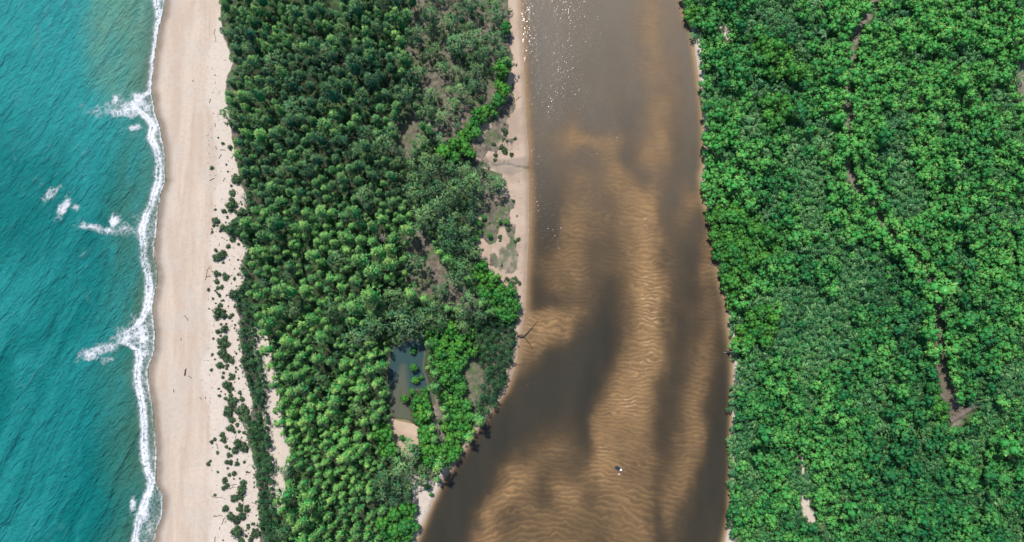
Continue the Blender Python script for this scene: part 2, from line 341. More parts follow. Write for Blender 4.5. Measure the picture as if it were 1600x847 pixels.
def mat_sea():
    m, nt, out = material('sea_water'); b = NB(nt)
    d = b.attr('depth'); sh = b.attr('shoal')
    base = b.mix(b.ramp(d, 0.0, 1.0), (0.034, 0.122, 0.086), (0.002, 0.118, 0.113))
    big = b.noise(b.coord((0.02, 0.006, 1), R_(26)), 1.0, 4, 0.55, 0.5)
    base = b.mix(b.ramp(b.math('ADD', big, b.math('MULTIPLY', b.attr('painted_sheen'), 0.30)), 0.38, 0.72, 0, 0.85), base, (0.018, 0.215, 0.212))  # paler up-coast: brightness of the sun-glint side painted into the water
    base = b.mix(b.math('MULTIPLY', sh, b.ramp(b.noise(b.coord((0.05, 0.02, 1)), 1.0, 4), 0.3, 0.65, 0.5, 1)), base, (0.085, 0.210, 0.145))
    c1 = b.coord((0.42, 0.13, 1), R_(36)); c2 = b.coord((1.1, 0.42, 1), R_(46)); c3 = b.coord((0.10, 0.020, 1), R_(27))
    w1 = b.noise(c1, 1.0, 4, 0.6, 0.5); w2 = b.noise(c2, 1.0, 3, 0.6, 0.3); w3 = b.noise(c3, 1.0, 2, 0.5, 0.5)
    h = b.math('ADD', b.math('ADD', b.math('MULTIPLY', w1, 1.5), b.math('MULTIPLY', w2, 0.7)), b.math('MULTIPLY', w3, 3.0))
    nd = b.bump(h, 1.0, 2.1); ng = b.bump(h, 0.25, 0.3)
    # sky glints painted as pale streaks on the crests
    cr = b.math('MULTIPLY', b.ramp(w1, 0.56, 0.74), b.ramp(b.noise(b.coord((0.03, 0.02, 1)), 1.0, 3), 0.45, 0.65))
    base = b.mix(b.math('MULTIPLY', cr, 0.34), base, (0.15, 0.27, 0.27))
    fac = b.math('SUBTRACT', 1.0, b.math('POWER', 2.718, b.math('MULTIPLY', b.attr('metres'), -2.4)))
    water_common(b, base, fac, (0.80, 0.92, 0.85), (nd, ng), 0.2, out); return m

def mat_still(name, c0, c1, tint, k):
    m, nt, out = material(name); b = NB(nt)
    fac = b.math('SUBTRACT', 1.0, b.math('POWER', 2.718, b.math('MULTIPLY', b.attr('depth'), -k)))
    h = b.noise(b.coord(), 1.5, 3)
    n = b.bump(h, 0.1, 0.1)
    murk = b.mix(b.ramp(b.attr('depth'), 0.2, 0.9), c0, c1)
    water_common(b, murk, fac, tint, (n, n), 0.08, out); return m

def mat_foam():
    m, nt, out = material('sea_foam'); b = NB(nt)
    co = b.coord()
    warp = b.n('ShaderNodeTexNoise'); b.l(co, warp.inputs['Vector']); warp.inputs['Scale'].default_value = 0.5; warp.inputs['Detail'].default_value = 3
    ad = b.n('ShaderNodeVectorMath', operation='MULTIPLY_ADD'); b.l(warp.outputs['Color'], ad.inputs[0]); ad.inputs[1].default_value = (2.4, 2.4, 0); b.l(co, ad.inputs[2])
    def edge(sc):
        v = b.n('ShaderNodeTexVoronoi', feature='DISTANCE_TO_EDGE'); b.l(ad.outputs[0], v.inputs['Vector']); v.inputs['Scale'].default_value = sc
        return v.outputs['Distance']
    lace = b.math('MINIMUM', b.math('MULTIPLY', edge(0.42), 1.5), b.math('MULTIPLY', edge(1.3), 2.6))
    lace = b.math('ADD', b.math('MULTIPLY', lace, 0.75), b.math('MULTIPLY', b.noise(co, 0.8, 5, 0.7), 0.55))
    a = b.ramp(b.math('SUBTRACT', b.attr('foam'), lace), -0.16, 0.46)
    a = b.math('MULTIPLY', a, b.ramp(b.attr('foam'), 0.02, 0.14))
    a = b.math('MULTIPLY', a, b.ramp(b.noise(co, 0.7, 4, 0.7), 0.3, 0.7, 0.72, 1.0))
    tr = b.n('ShaderNodeBsdfTransparent')
    df = b.diffuse((0.60, 0.61, 0.64), b.bump(b.noise(co, 0.9, 5, 0.7), 0.8, 0.5), 0.8, 0.1)
    mx = b.n('ShaderNodeMixShader'); b.l(a, mx.inputs[0]); b.l(tr.outputs[0], mx.inputs[1]); b.l(df, mx.inputs[2])
    b.l(mx.outputs[0], out.inputs[0]); return m

def mat_leaf(name, dark, mid, tip, pale=None, gloss=0.1, rough=0.55):
    """dark/mid by 'hue' (one value per plant), tip colour by 'tint' (one value per spray)"""
    m, nt, out = material(name); b = NB(nt)
    oc = b.n('ShaderNodeObjectInfo').outputs['Color']
    sep = b.n('ShaderNodeSeparateColor'); b.l(oc, sep.inputs[0])
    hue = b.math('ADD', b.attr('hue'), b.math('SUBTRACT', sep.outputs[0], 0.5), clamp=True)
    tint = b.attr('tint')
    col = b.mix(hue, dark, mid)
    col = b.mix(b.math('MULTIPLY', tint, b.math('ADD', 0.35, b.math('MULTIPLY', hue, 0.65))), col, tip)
    nv = b.n('ShaderNodeAttribute', attribute_name='crown_normal').outputs['Vector']
    vt = b.n('ShaderNodeVectorTransform', vector_type='NORMAL', convert_from='OBJECT', convert_to='WORLD'); b.l(nv, vt.inputs[0])
    nn = b.n('ShaderNodeVectorMath', operation='NORMALIZE'); b.l(vt.outputs[0], nn.inputs[0])
    df = b.n('ShaderNodeBsdfDiffuse'); b.l(col, df.inputs[0]); b.l(nn.outputs[0], df.inputs['Normal'])
    tl = b.n('ShaderNodeBsdfTranslucent'); b.l(b.mix(0.5, col, (0.04, 0.20, 0.03)), tl.inputs[0])
    mx = b.n('ShaderNodeMixShader'); mx.inputs[0].default_value = 0.16; b.l(df.outputs[0], mx.inputs[1]); b.l(tl.outputs[0], mx.inputs[2])
    gl = b.n('ShaderNodeBsdfGlossy'); gl.inputs['Roughness'].default_value = rough; gl.inputs['Color'].default_value = (0.8, 0.9, 0.85, 1)
    m2 = b.n('ShaderNodeMixShader'); m2.inputs[0].default_value = gloss*0.35; b.l(mx.outputs[0], m2.inputs[1]); b.l(gl.outputs[0], m2.inputs[2])
    b.l(m2.outputs[0], out.inputs[0]); return m

def mat_wood(name, c0, c1, sc=2.0):
    m, nt, out = material(name); b = NB(nt)
    tc = b.n('ShaderNodeTexCoord').outputs['Object']
    mp = b.n('ShaderNodeMapping'); b.l(tc, mp.inputs[0]); mp.inputs['Scale'].default_value = (1, 1, 0.25)
    n = b.noise(mp.outputs[0], sc, 5, 0.7)
    oi = b.n('ShaderNodeObjectInfo').outputs['Random']
    col = b.mix(b.math('ADD', b.math('MULTIPLY', n, 0.8), b.math('MULTIPLY', oi, 0.3)), c0, c1)
    b.l(b.diffuse(col, b.bump(n, 0.5, 0.05), 0.9, 0.1), out.inputs[0]); return m

def mat_paint(name, c, rough=0.45):
    m, nt, out = material(name); b = NB(nt)
    tc = b.n('ShaderNodeTexCoord').outputs['Object']
    n = b.noise(tc, 3.0, 5, 0.7)
    col = b.mix(b.ramp(n, 0.45, 0.8, 0, 0.5), c, tuple(x*0.5+0.06 for x in c))
    b.l(b.diffuse(col, None, rough, 0.4), out.inputs[0]); return m

M_GROUND, M_RIVER, M_SEA, M_FOAM = mat_ground(), mat_river(), mat_sea(), mat_foam()
M_POND = mat_still('pond_water', (0.135, 0.135, 0.095), (0.030, 0.060, 0.062), (0.85, 0.85, 0.72), 2.4)
M_CREEK = mat_still('creek_water', (0.20, 0.175, 0.145), (0.17, 0.15, 0.125), (0.85, 0.78, 0.65), 2.5)
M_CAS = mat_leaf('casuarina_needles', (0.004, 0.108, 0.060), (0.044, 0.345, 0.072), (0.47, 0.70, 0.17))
M_LOOSE = mat_leaf('pale_casuarina_needles', (0.014, 0.120, 0.058), (0.062, 0.235, 0.075), (0.33, 0.46, 0.16))
M_MANG = mat_leaf('mangrove_leaves', (0.005, 0.120, 0.036), (0.038, 0.265, 0.050), (0.33, 0.52, 0.12), gloss=0.06)
M_VIVID = mat_leaf('vivid_mangrove_leaves', (0.008, 0.120, 0.022), (0.030, 0.210, 0.022), (0.25, 0.38, 0.045), gloss=0.08)
M_NIPA = mat_leaf('nipa_fronds', (0.006, 0.095, 0.032), (0.026, 0.190, 0.046), (0.24, 0.36, 0.13), gloss=0.06, rough=0.5)
M_SHRUB = mat_leaf('beach_shrub_leaves', (0.016, 0.044, 0.014), (0.034, 0.090, 0.026), (0.10, 0.15, 0.05))
M_STRAND = mat_leaf('strand_leaves', (0.008, 0.075, 0.028), (0.022, 0.130, 0.036), (0.12, 0.25, 0.08))
M_BARK = mat_wood('bark', (0.05, 0.04, 0.03), (0.13, 0.11, 0.09))
M_DRIFT = mat_wood('driftwood_dark', (0.035, 0.028, 0.022), (0.12, 0.095, 0.075))
M_PALE = mat_wood('driftwood_bleached', (0.30, 0.26, 0.22), (0.58, 0.52, 0.45))
M_PLANK = mat_wood('weathered_planks', (0.10, 0.08, 0.07), (0.22, 0.18, 0.16), 3)
M_BLUE = mat_paint('blue_hull_paint', (0.008, 0.020, 0.045))
M_WHITE = mat_paint('white_paint', (0.78, 0.78, 0.76))

# ------------------------------------------------------------------ mesh helpers
def mesh_np(name, V, F, mat, smooth=False, attrs=None):
    """V (n,3), F (m,4) or (m,3); attrs {name: (domain, array)}"""
    me = bpy.data.meshes.new(name)
    V = np.ascontiguousarray(V, np.float32); F = np.ascontiguousarray(F, np.int32); k = F.shape[1]
    me.vertices.add(len(V)); me.vertices.foreach_set('co', V.ravel())
    me.loops.add(F.size); me.loops.foreach_set('vertex_index', F.ravel())
    me.polygons.add(len(F)); me.polygons.foreach_set('loop_start', np.arange(0, F.size, k, dtype=np.int32))
    try: me.polygons.foreach_set('loop_total', np.full(len(F), k, np.int32))
    except Exception: pass
    me.polygons.foreach_set('use_smooth', np.full(len(F), smooth))
    for nm, (dom, arr) in (attrs or {}).items():
        at = me.attributes.new(nm, 'FLOAT', dom); at.data.foreach_set('value', np.ascontiguousarray(arr, np.float32).ravel())
    me.materials.append(mat); me.update(calc_edges=True)
    return me
def link(name, me, parent=None, loc=None):
    o = bpy.data.objects.new(name, me); COL.objects.link(o)
    if parent is not None: o.parent = parent
    if loc is not None: o.location = loc
    return o
def tag(o, label=None, cat=None, group=None, kind=None):
    if label: o['label'] = label
    if cat: o['category'] = cat
    if group: o['group'] = group
    if kind: o['kind'] = kind
    return o
def empty(name, loc, rz=0.0):
    o = bpy.data.objects.new(name, None); COL.objects.link(o); o.location = loc; o.rotation_euler = (0, 0, rz)
    o.empty_display_size = 0.5; return o
def grid_faces(nx, ny):
    i = np.arange(nx-1)[None, :] + nx*np.arange(ny-1)[:, None]
    return np.stack([i, i+1, i+nx+1, i+nx], -1).reshape(-1, 4)
def sub_mesh(V, F, keep, attrs):
    F = F[keep]; used = np.unique(F); mp = np.full(len(V), -1); mp[used] = np.arange(len(used))
    return V[used], mp[F], {k: (d, a[used]) for k, (d, a) in attrs.items()}
def tube(pts, radii, n=7):
    pts = np.array(pts, float); V = []; F = []
    for i, p in enumerate(pts):
        d = pts[min(i+1, len(pts)-1)]-pts[max(i-1, 0)]; d = d/np.linalg.norm(d)
        a = np.cross(d, [0.31, 0.2, 0.93] if abs(d[2]) < 0.9 else [1, 0, 0]); a /= np.linalg.norm(a); c = np.cross(d, a)
        for k in range(n):
            t = 2*math.pi*k/n; V.append(p+radii[i]*(a*math.cos(t)+c*math.sin(t))*(1+0.12*math.sin(3*t+i)))
    for i in range(len(pts)-1):
        for k in range(n):
            F.append([i*n+k, i*n+(k+1) % n, (i+1)*n+(k+1) % n, (i+1)*n+k])
    b0 = len(V); V.append(pts[0]); V.append(pts[-1])
    e = (len(pts)-1)*n
    for k in range(n):
        F.append([b0, (k+1) % n, k, k]); F.append([b0+1, e+k, e+(k+1) % n, e+(k+1) % n])
    return np.array(V), F
def py_mesh(name, V, F, mat, smooth=False):
    me = bpy.data.meshes.new(name)
    FF = [list(dict.fromkeys(f)) for f in F]
    me.from_pydata([tuple(v) for v in V], [], FF); me.materials.append(mat)
    for p in me.polygons: p.use_smooth = smooth
    me.update(); return me
def merge(parts):
    V = []; F = []; o = 0
    for v, f in parts:
        V.append(np.asarray(v)); F += [[i+o for i in q] for q in f]; o += len(v)
    return np.concatenate(V), F
def box(cx, cy, cz, sx, sy, sz):
    V = np.array([[x, y, z] for z in (-1, 1) for y in (-1, 1) for x in (-1, 1)], float)*[sx/2, sy/2, sz/2]+[cx, cy, cz]
    return V, [[0, 2, 3, 1], [4, 5, 7, 6], [0, 1, 5, 4], [2, 6, 7, 3], [0, 4, 6, 2], [1, 3, 7, 5]]

# ------------------------------------------------------------------ the setting: ground sheet, bed, banks
def axis(segs, far):
    a = []
    for x0, x1, st in segs: a.append(np.arange(x0, x1, st))
    a = np.concatenate(a)
    g = np.geomspace(6, far, 14)
    return np.concatenate([a[0]-g[::-1], a, a[-1]+g])
xs = axis([(-262, -180, 2.0), (-180, -60, 0.9), (-60, 118, 0.75), (118, 262, 2.2)], 5000)
ys = axis([(-128, 170, 0.5)], 5000)
X, Y = np.meshgrid(xs, ys)
x, y = X.ravel(), Y.ravel()
xc, yc = np.clip(x, -300, 300), np.clip(y, -180, 210)
px, py = chart(xc, yc)
z = land_z(x, y, px, py)
dsea = px-shore(py); inriver = (px > bank_l(py)) & (px < bank_r(py))
ns = (fbm(x/5, y/5, 91)-0.5)
floor = np.where(px < 950, sstep(-4, 10, px-veg_left(py)+ns*10)*sstep(-2, 8, veg_mid_r(py)-px+ns*10), sstep(0, 5, px-veg_right(py)))
clean = np.ones_like(x)
for P, w in ((LANE, 3), (POND_BANK, 4), (LOWBANK, 5)):
    clean = np.minimum(clean, sstep(5 if P is LANE else -1, 12 if P is LANE else w, poly_sd(px, py, P)+ns*5))
floor = floor*clean
for P in (SMALL_SAND, RIGHT_POCKET, RIGHT_POCKET2):
    floor = floor*(0.35+0.65*sstep(-1, 3, poly_sd(px, py, P)+ns*4))
floor = np.maximum(floor, 0.75*sstep(3, -6, poly_sd(px, py, [(750,318),(790,306),(800,335),(806,358),(795,366),(782,352),(778,385),(760,400),(748,360)])+(fbm(x/5, y/5, 96, 3)-.5)*34))
floor = np.maximum(floor, 0.8*sstep(2, -6, poly_sd(px, py, [(740,240),(765,205),(785,185),(790,200),(772,226),(765,250)])+(fbm(x/5, y/5, 97, 3)-.5)*30))
mud = np.zeros_like(x)
nb_ = (fbm(x/4, y/4, 95, 3)-.5)*34
mud = np.maximum(mud, sstep(8, -6, poly_sd(px, py, MUDPOOL)+nb_)*0.35)
mud = np.maximum(mud, sstep(2.6, 1.0, line_d(px, py, CHANNEL))*(px < 830))
mud = np.maximum(mud, sstep(3, 0, np.minimum(line_d(px, py, CREEK)-4, poly_sd(px, py, CREEK_WIDE)))*(px > 1200))
mud = np.maximum(mud, sstep(2, -2, poly_sd(px, py, EDGE_GAP)))
mud = np.maximum(mud, 0.7*sstep(3, -2, poly_sd(px, py, POND_LANE)+ns*4))
mud = np.maximum(mud, 0.55*sstep(3, -3, poly_sd(px, py, [(756,252),(830,244),(830,264),(800,275),(778,272)])+ns*5))
grass = 0.75*sstep(0.42, 0.58, fbm(x/9, y/9, 55)) + 0.9*sstep(4, -4, poly_sd(px, py, CLEAR_BANK)) + 0.8*sstep(6, -4, poly_sd(px, py, [(700,640),(760,620),(775,640),(720,712),(690,740),(690,700)]))
grass = np.maximum(grass, sstep(8, -4, poly_sd(px, py, MUDPOOL)+nb_))
floor = np.maximum(floor, .55*sstep(12, -6, poly_sd(px, py, MUDPOOL)+nb_))
grass = np.maximum(grass, 0.9*(px > 1090)*sstep(0, 10, px-veg_right(py)))
wet = np.clip(sstep(15, 3, dsea-5*ns), 0, 1)*(px < 500)
dl = (bank_l(py)-px); drr = px-bank_r(py)
wet = np.maximum(wet, 0.7*sstep(9, 0, dl-4*ns)*(px < 950)); wet = np.maximum(wet, 0.5*sstep(4, 0, drr)*(px > 950))
bed = np.where(inriver, 0.25+0.75*sstep(1, 16, np.minimum(-dl, -drr)*0.85), 0.0)+0.25*sstep(5, 0, np.abs(dl)*.8)*(dl > 0)*(px < 950)+0.25*sstep(4, 0, drr)*(drr > 0)*(px > 950)
bed = bed*(dsea > 300)
scr = sstep(-6, 3, px-veg_mid_r(py))*sstep(7, 17, bank_l(py)-px)*(px < 950)*sstep(.50, .62, fbm(x/4.5, y/7, 98, 4)); floor = np.maximum(floor, .62*scr)
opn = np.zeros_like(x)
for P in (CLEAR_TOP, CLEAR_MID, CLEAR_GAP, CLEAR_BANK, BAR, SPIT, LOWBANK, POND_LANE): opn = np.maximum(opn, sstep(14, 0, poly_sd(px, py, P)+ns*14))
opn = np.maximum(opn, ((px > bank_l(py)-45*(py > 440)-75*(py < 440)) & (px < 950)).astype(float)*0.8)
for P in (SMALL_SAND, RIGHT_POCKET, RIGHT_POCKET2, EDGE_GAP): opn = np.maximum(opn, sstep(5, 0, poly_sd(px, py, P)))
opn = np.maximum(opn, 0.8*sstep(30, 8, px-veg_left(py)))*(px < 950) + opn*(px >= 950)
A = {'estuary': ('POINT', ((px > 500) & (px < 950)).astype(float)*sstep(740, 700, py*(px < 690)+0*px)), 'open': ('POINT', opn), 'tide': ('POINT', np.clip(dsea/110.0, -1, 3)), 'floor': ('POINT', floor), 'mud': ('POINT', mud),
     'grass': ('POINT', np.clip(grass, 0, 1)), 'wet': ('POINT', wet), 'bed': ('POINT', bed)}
V = np.stack([x, y, z], -1); F = grid_faces(len(xs), len(ys))
fpx, fpy = px[F].mean(1), py[F].mean(1)
zone = np.full(len(F), 0)                                  # 0 forest floor
zone[fpx < veg_left(fpy)] = 1                              # beach
zone[fpx < shore(fpy)] = 2                                 # sea bed
zone[(fpx > veg_mid_r(fpy)) & (fpx < 950)] = 3             # river sand
zone[(fpx > 950) & (fpx < veg_right(fpy))] = 3
zone[(fpx > bank_l(fpy)) & (fpx < bank_r(fpy))] = 4        # river bed
for P in (LANE,): zone[poly_sd(fpx, fpy, P) < 0] = 5
for P in (POND_BANK,): zone[poly_sd(fpx, fpy, P) < 0] = 6
zone[(poly_sd(fpx, fpy, POND) < 0) & (zone == 0)] = 7
zone[(fpx > 1200) & ((line_d(fpx, fpy, CREEK) < 4) | (poly_sd(fpx, fpy, CREEK_WIDE) < 0))] = 8
for k, nm in enumerate(['ground', 'beach', 'sea_bed', 'river_bank', 'river_bed', 'sand_lane', 'sandbank', 'pond_bed', 'creek_bed']):
    v, f, a = sub_mesh(V, F, zone == k, A)
    if len(f): tag(link(nm, mesh_np(nm, v, f, M_GROUND, True, a)), kind='structure')

# ------------------------------------------------------------------ sea, river, pond, creek
def sea_swell(x, y, px, py):
    a = R_(62)
    t = R_(-26)-0.32*sstep(0, 80, y)
    s = x*np.cos(t) + y*np.sin(t)
    w = (fbm(x/26, y/40, 71, 3)-0.5)*34
    g = np.sin((s+w)*2*math.pi/17.0)
    return 0.24*g*sstep(.35, .65, fbm(x/30, y/45, 75, 2)) + 0.5*(fbm(x/6, y/10, 73, 3)-0.5)
xs2 = np.concatenate([-262-np.geomspace(5, 5000, 14)[::-1], np.arange(-262, -158, 0.9)])
ys2 = axis([(-128, 170, 0.9)], 5000)
X, Y = np.meshgrid(xs2, ys2); x, y = X.ravel(), Y.ravel()
px, py = chart(np.clip(x, -300, 300), np.clip(y, -180, 210)); ds = (shore(py)-px)
zz = sea_swell(x, y, px, py)*sstep(4, 40, ds)*0.75
gz = land_z(x, y, px, py)
dist = ds*0.31
depth = sstep(0, 1, ds/130.0 + 0.25*(fbm(x/30, y/30, 81)-0.5))
shoalm = 0.9*sstep(40, -10, poly_sd(px, py, [(165,-40),(250,-40),(245,60),(236,140),(200,165),(160,110),(150,40)])+30*(fbm(x/18, y/26, 83)-0.5))
shoalm = np.maximum(shoalm, 0.8*sstep(40, 2, ds+22*(fbm(x/14, y/14, 85)-0.5)))
F = grid_faces(len(xs2), len(ys2)); keep = (ds[F].min(1) > -14)
v, f, a = sub_mesh(np.stack([x, y, zz], -1), F, keep, {'depth': ('POINT', depth), 'shoal': ('POINT', shoalm), 'painted_sheen': ('POINT', sstep(420, -40, py)), 'metres': ('POINT', np.clip(0.0-gz, 0, 9)*2.0)})
tag(link('sea', mesh_np('sea', v, f, M_SEA, True, a)), kind='structure')

xs3 = np.arange(-62, 112, 0.8); ys3 = axis([(-128, 170, 0.55)], 5000)
X, Y = np.meshgrid(xs3, ys3); x, y = X.ravel(), Y.ravel()
px, py = chart(x, np.clip(y, -180, 210))
gz = land_z(x, y, px, py)
inside = np.minimum(px-bank_l(py), bank_r(py)-px)
painted_sheen = 0.95*sstep(480, -60, py + 160*(fbm(x/20, y/45, 87)-0.5))
F = grid_faces(len(xs3), len(ys3)); keep = inside[F].max(1) > -3
v, f, a = sub_mesh(np.stack([x, y, 0*x], -1), F, keep, {'depth': ('POINT', np.clip(-gz, 0, 9)), 'painted_sheen': ('POINT', painted_sheen)})
tag(link('river', mesh_np('river', v, f, M_RIVER, True, a)), kind='structure')

def pool(nm, P, mat, lvl, wfun, step=0.7):
    P_ = np.array(P, float); gx, gy = ground(P_[:, 0], P_[:, 1])
    xs, ys = np.arange(gx.min()-3, gx.max()+3, step), np.arange(gy.min()-3, gy.max()+3, step)
    X, Y = np.meshgrid(xs, ys); x, y = X.ravel(), Y.ravel(); px, py = chart(x, y)
    F = grid_faces(len(xs), len(ys)); sd = poly_sd(px, py, P)
    v, f, a = sub_mesh(np.stack([x, y, 0*x+lvl], -1), F, sd[F].min(1) < 1.5, {'depth': ('POINT', np.clip(lvl-land_z(x, y, px, py), 0, 5))})
    tag(link(nm, mesh_np(nm, v, f, mat, True, a)), kind='structure')
pool('pond', POND, M_POND, 0.0, None)
pool('creek', CREEK_WIDE, M_CREEK, -0.05, None)

# ------------------------------------------------------------------ surf
BREAK = [  # centre, half axes, tilt, strength
 (185,168,38,11,-4,.62),(181,156,5,7,20,1.2),(214,160,14,9,-35,1.0),(198,172,22,8,-8,.9),(230,168,10,12,0,.8),(150,174,16,6,10,.55),(212,199,8,4,-10,.95),(205,205,18,8,0,.35),
 (80,303,13,6,-35,.75),(99,325,5,14,28,.95),(117,326,5,4,0,.75),(70,312,10,6,0,.35),
 (178,345,7,7,10,1.15),(140,354,18,4,6,.8),(195,358,26,9,8,.6),(222,345,16,16,0,.45),(170,360,14,5,0,.7),
 (152,549,22,7,-18,.9),(140,555,14,5,-10,.8),(168,562,8,7,30,.6),(180,540,22,10,-20,.33),
 (205,525,22,11,-15,.8),(222,528,9,26,0,1.1),(212,505,18,10,-25,.55),(215,497,12,8,0,.5),(190,515,14,6,-20,.4),
 (208,789,4,9,12,.95),(214,806,6,3,0,.5),(226,803,5,13,14,1.0),(232,822,16,26,0,.55),(240,790,12,20,0,.35)]
xs4 = np.arange(-242, -158, 0.55); ys4 = np.arange(-128, 172, 0.55)
X, Y = np.meshgrid(xs4, ys4); x, y = X.ravel(), Y.ravel(); px, py = chart(x, y)
wig = 2.2*(fbm(x/2.6, y/2.6, 101, 3)-0.5)*2
xr_, xl_ = shore(py)+wig, foam_in(py)+wig*0.8
u = (px-xl_)/np.maximum(xr_-xl_, 3)
body = np.where(u > 0, 0.33+0.44*np.exp(-((px-xl_-4)/3.5)**2), 0.75*np.exp(-(xl_-px)/4.5)+0.25*np.exp(-(xl_-px)/11))
body = body+0.30*np.exp(-((px-xr_+1.2)/1.6)**2)*(u > 0)
body = body*(0.55+0.85*fbm(x/8, y/11, 103, 3))*sstep(1.0, -1.2, px-xr_)
fm = body
for cx, cy, rx, ry, tl, st in BREAK:
    t = R_(tl); dx, dy = px-cx, py-cy
    a_, b_ = (dx*math.cos(t)+dy*math.sin(t))/rx, (-dx*math.sin(t)+dy*math.cos(t))/ry
    r = np.sqrt(a_*a_+b_*b_)+0.85*(fbm(x/2.4, y/2.4, 107, 4)-0.5)*2
    rx, ry = rx, ry
    fm = np.maximum(fm, np.maximum(0.66*min(st, 1)*sstep(2.6, 0.3, r), 0.95*st*sstep(1.1, -0.4, r))*sstep(1.0, -1.2, px-xr_))
fm = np.clip(fm, 0, 1.15)
zsea = sea_swell(x, y, px, py)*sstep(4, 40, shore(py)-px)*0.75
gz = land_z(x, y, px, py)
zf = np.maximum(zsea, gz)+0.06 + 0.25*np.clip(fm-0.55, 0, 1)*sstep(8, 30, shore(py)-px)
F = grid_faces(len(xs4), len(ys4)); keep = fm[F].max(1) > 0.02
near = np.zeros(len(x), bool)
nearF = (px-xl_)[F].mean(1) > -22
for nm, sel, lab, cat in (('shore_foam', keep & nearF, 'lacy white foam of the swash line along the whole beach edge', 'foam'),
                          ('breaker_foam', keep & ~nearF, 'white patches of broken wave foam out in the teal sea', 'foam')):
    v, f, a = sub_mesh(np.stack([x, y, zf], -1), F, sel, {'foam': ('POINT', fm)})
    tag(link(nm, mesh_np(nm, v, f, M_FOAM, True, a)), lab, cat, kind='stuff')

# ------------------------------------------------------------------ plants: crowns as many small leaves
def diamonds(P, D, N, L, Wd):
    """one kite-shaped leaf per row: base P, direction D, side from normal N"""
    D = D/np.linalg.norm(D, axis=1, keepdims=True); S = np.cross(D, N); S /= np.maximum(np.linalg.norm(S, axis=1, keepdims=True), 1e-6)
    L = L[:, None]; Wd = Wd[:, None]
    V = np.stack([P, P+D*L*0.45+S*Wd*0.5, P+D*L, P+D*L*0.45-S*Wd*0.5], 1)
    return V.reshape(-1, 3)
def core(c, rr, hz, n=6):
    """closed bud of twigs inside a crown or lobe: quads and their outward normals"""
    V, N = [], []
    ring = [(1.0, -0.35), (0.86, 0.35), (0.42, 0.82), (0.0, 0.95)]
    for (r0, z0), (r1, z1) in zip(ring[:-1], ring[1:]):
        for k in range(n):
            a0, a1 = 2*math.pi*k/n, 2*math.pi*(k+1)/n
            q = [(r0*math.cos(a0), r0*math.sin(a0), z0), (r0*math.cos(a1), r0*math.sin(a1), z0), (r1*math.cos(a1), r1*math.sin(a1), z1), (r1*math.cos(a0)+1e-4*k, r1*math.sin(a0), z1)]
            V += [np.array(p)*[rr, rr, hz]+c for p in q]; N += [np.array(p) for p in q]
    return np.array(V), np.array(N)
def crown_casuarina(r, R, H, tufts=20, per=22, open_=0.0):
    """feathery cone: boughs in a spiral up the stem, each ending in a tuft of needle sprays"""
    P, D, N, T, C, L, W_ = [], [], [], [], [], [], []
    lean = r.normal(0, .35, 2)
    for i in range(tufts):
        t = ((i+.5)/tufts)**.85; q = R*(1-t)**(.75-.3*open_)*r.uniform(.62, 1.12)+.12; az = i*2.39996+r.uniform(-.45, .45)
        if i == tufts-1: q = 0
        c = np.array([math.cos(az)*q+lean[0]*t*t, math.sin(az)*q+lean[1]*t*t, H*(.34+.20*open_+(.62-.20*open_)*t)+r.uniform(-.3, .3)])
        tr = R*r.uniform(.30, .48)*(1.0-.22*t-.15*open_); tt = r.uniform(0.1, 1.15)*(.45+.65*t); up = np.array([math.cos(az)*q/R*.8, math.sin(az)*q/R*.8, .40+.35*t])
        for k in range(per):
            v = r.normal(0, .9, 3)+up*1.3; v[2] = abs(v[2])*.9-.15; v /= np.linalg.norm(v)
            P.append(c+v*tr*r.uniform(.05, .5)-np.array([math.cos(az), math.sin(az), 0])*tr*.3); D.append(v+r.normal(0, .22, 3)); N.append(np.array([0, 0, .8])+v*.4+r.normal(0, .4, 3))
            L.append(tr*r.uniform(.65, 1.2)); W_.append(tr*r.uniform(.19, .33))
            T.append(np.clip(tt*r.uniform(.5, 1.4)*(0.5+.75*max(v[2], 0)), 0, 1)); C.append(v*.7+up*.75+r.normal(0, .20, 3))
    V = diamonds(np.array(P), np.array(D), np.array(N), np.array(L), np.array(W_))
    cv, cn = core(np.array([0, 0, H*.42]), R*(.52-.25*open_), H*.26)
    return np.concatenate([V, cv]), np.concatenate([np.array(T), np.zeros(len(cv)//4)]), np.concatenate([np.repeat(np.array(C), 4, 0), cn])
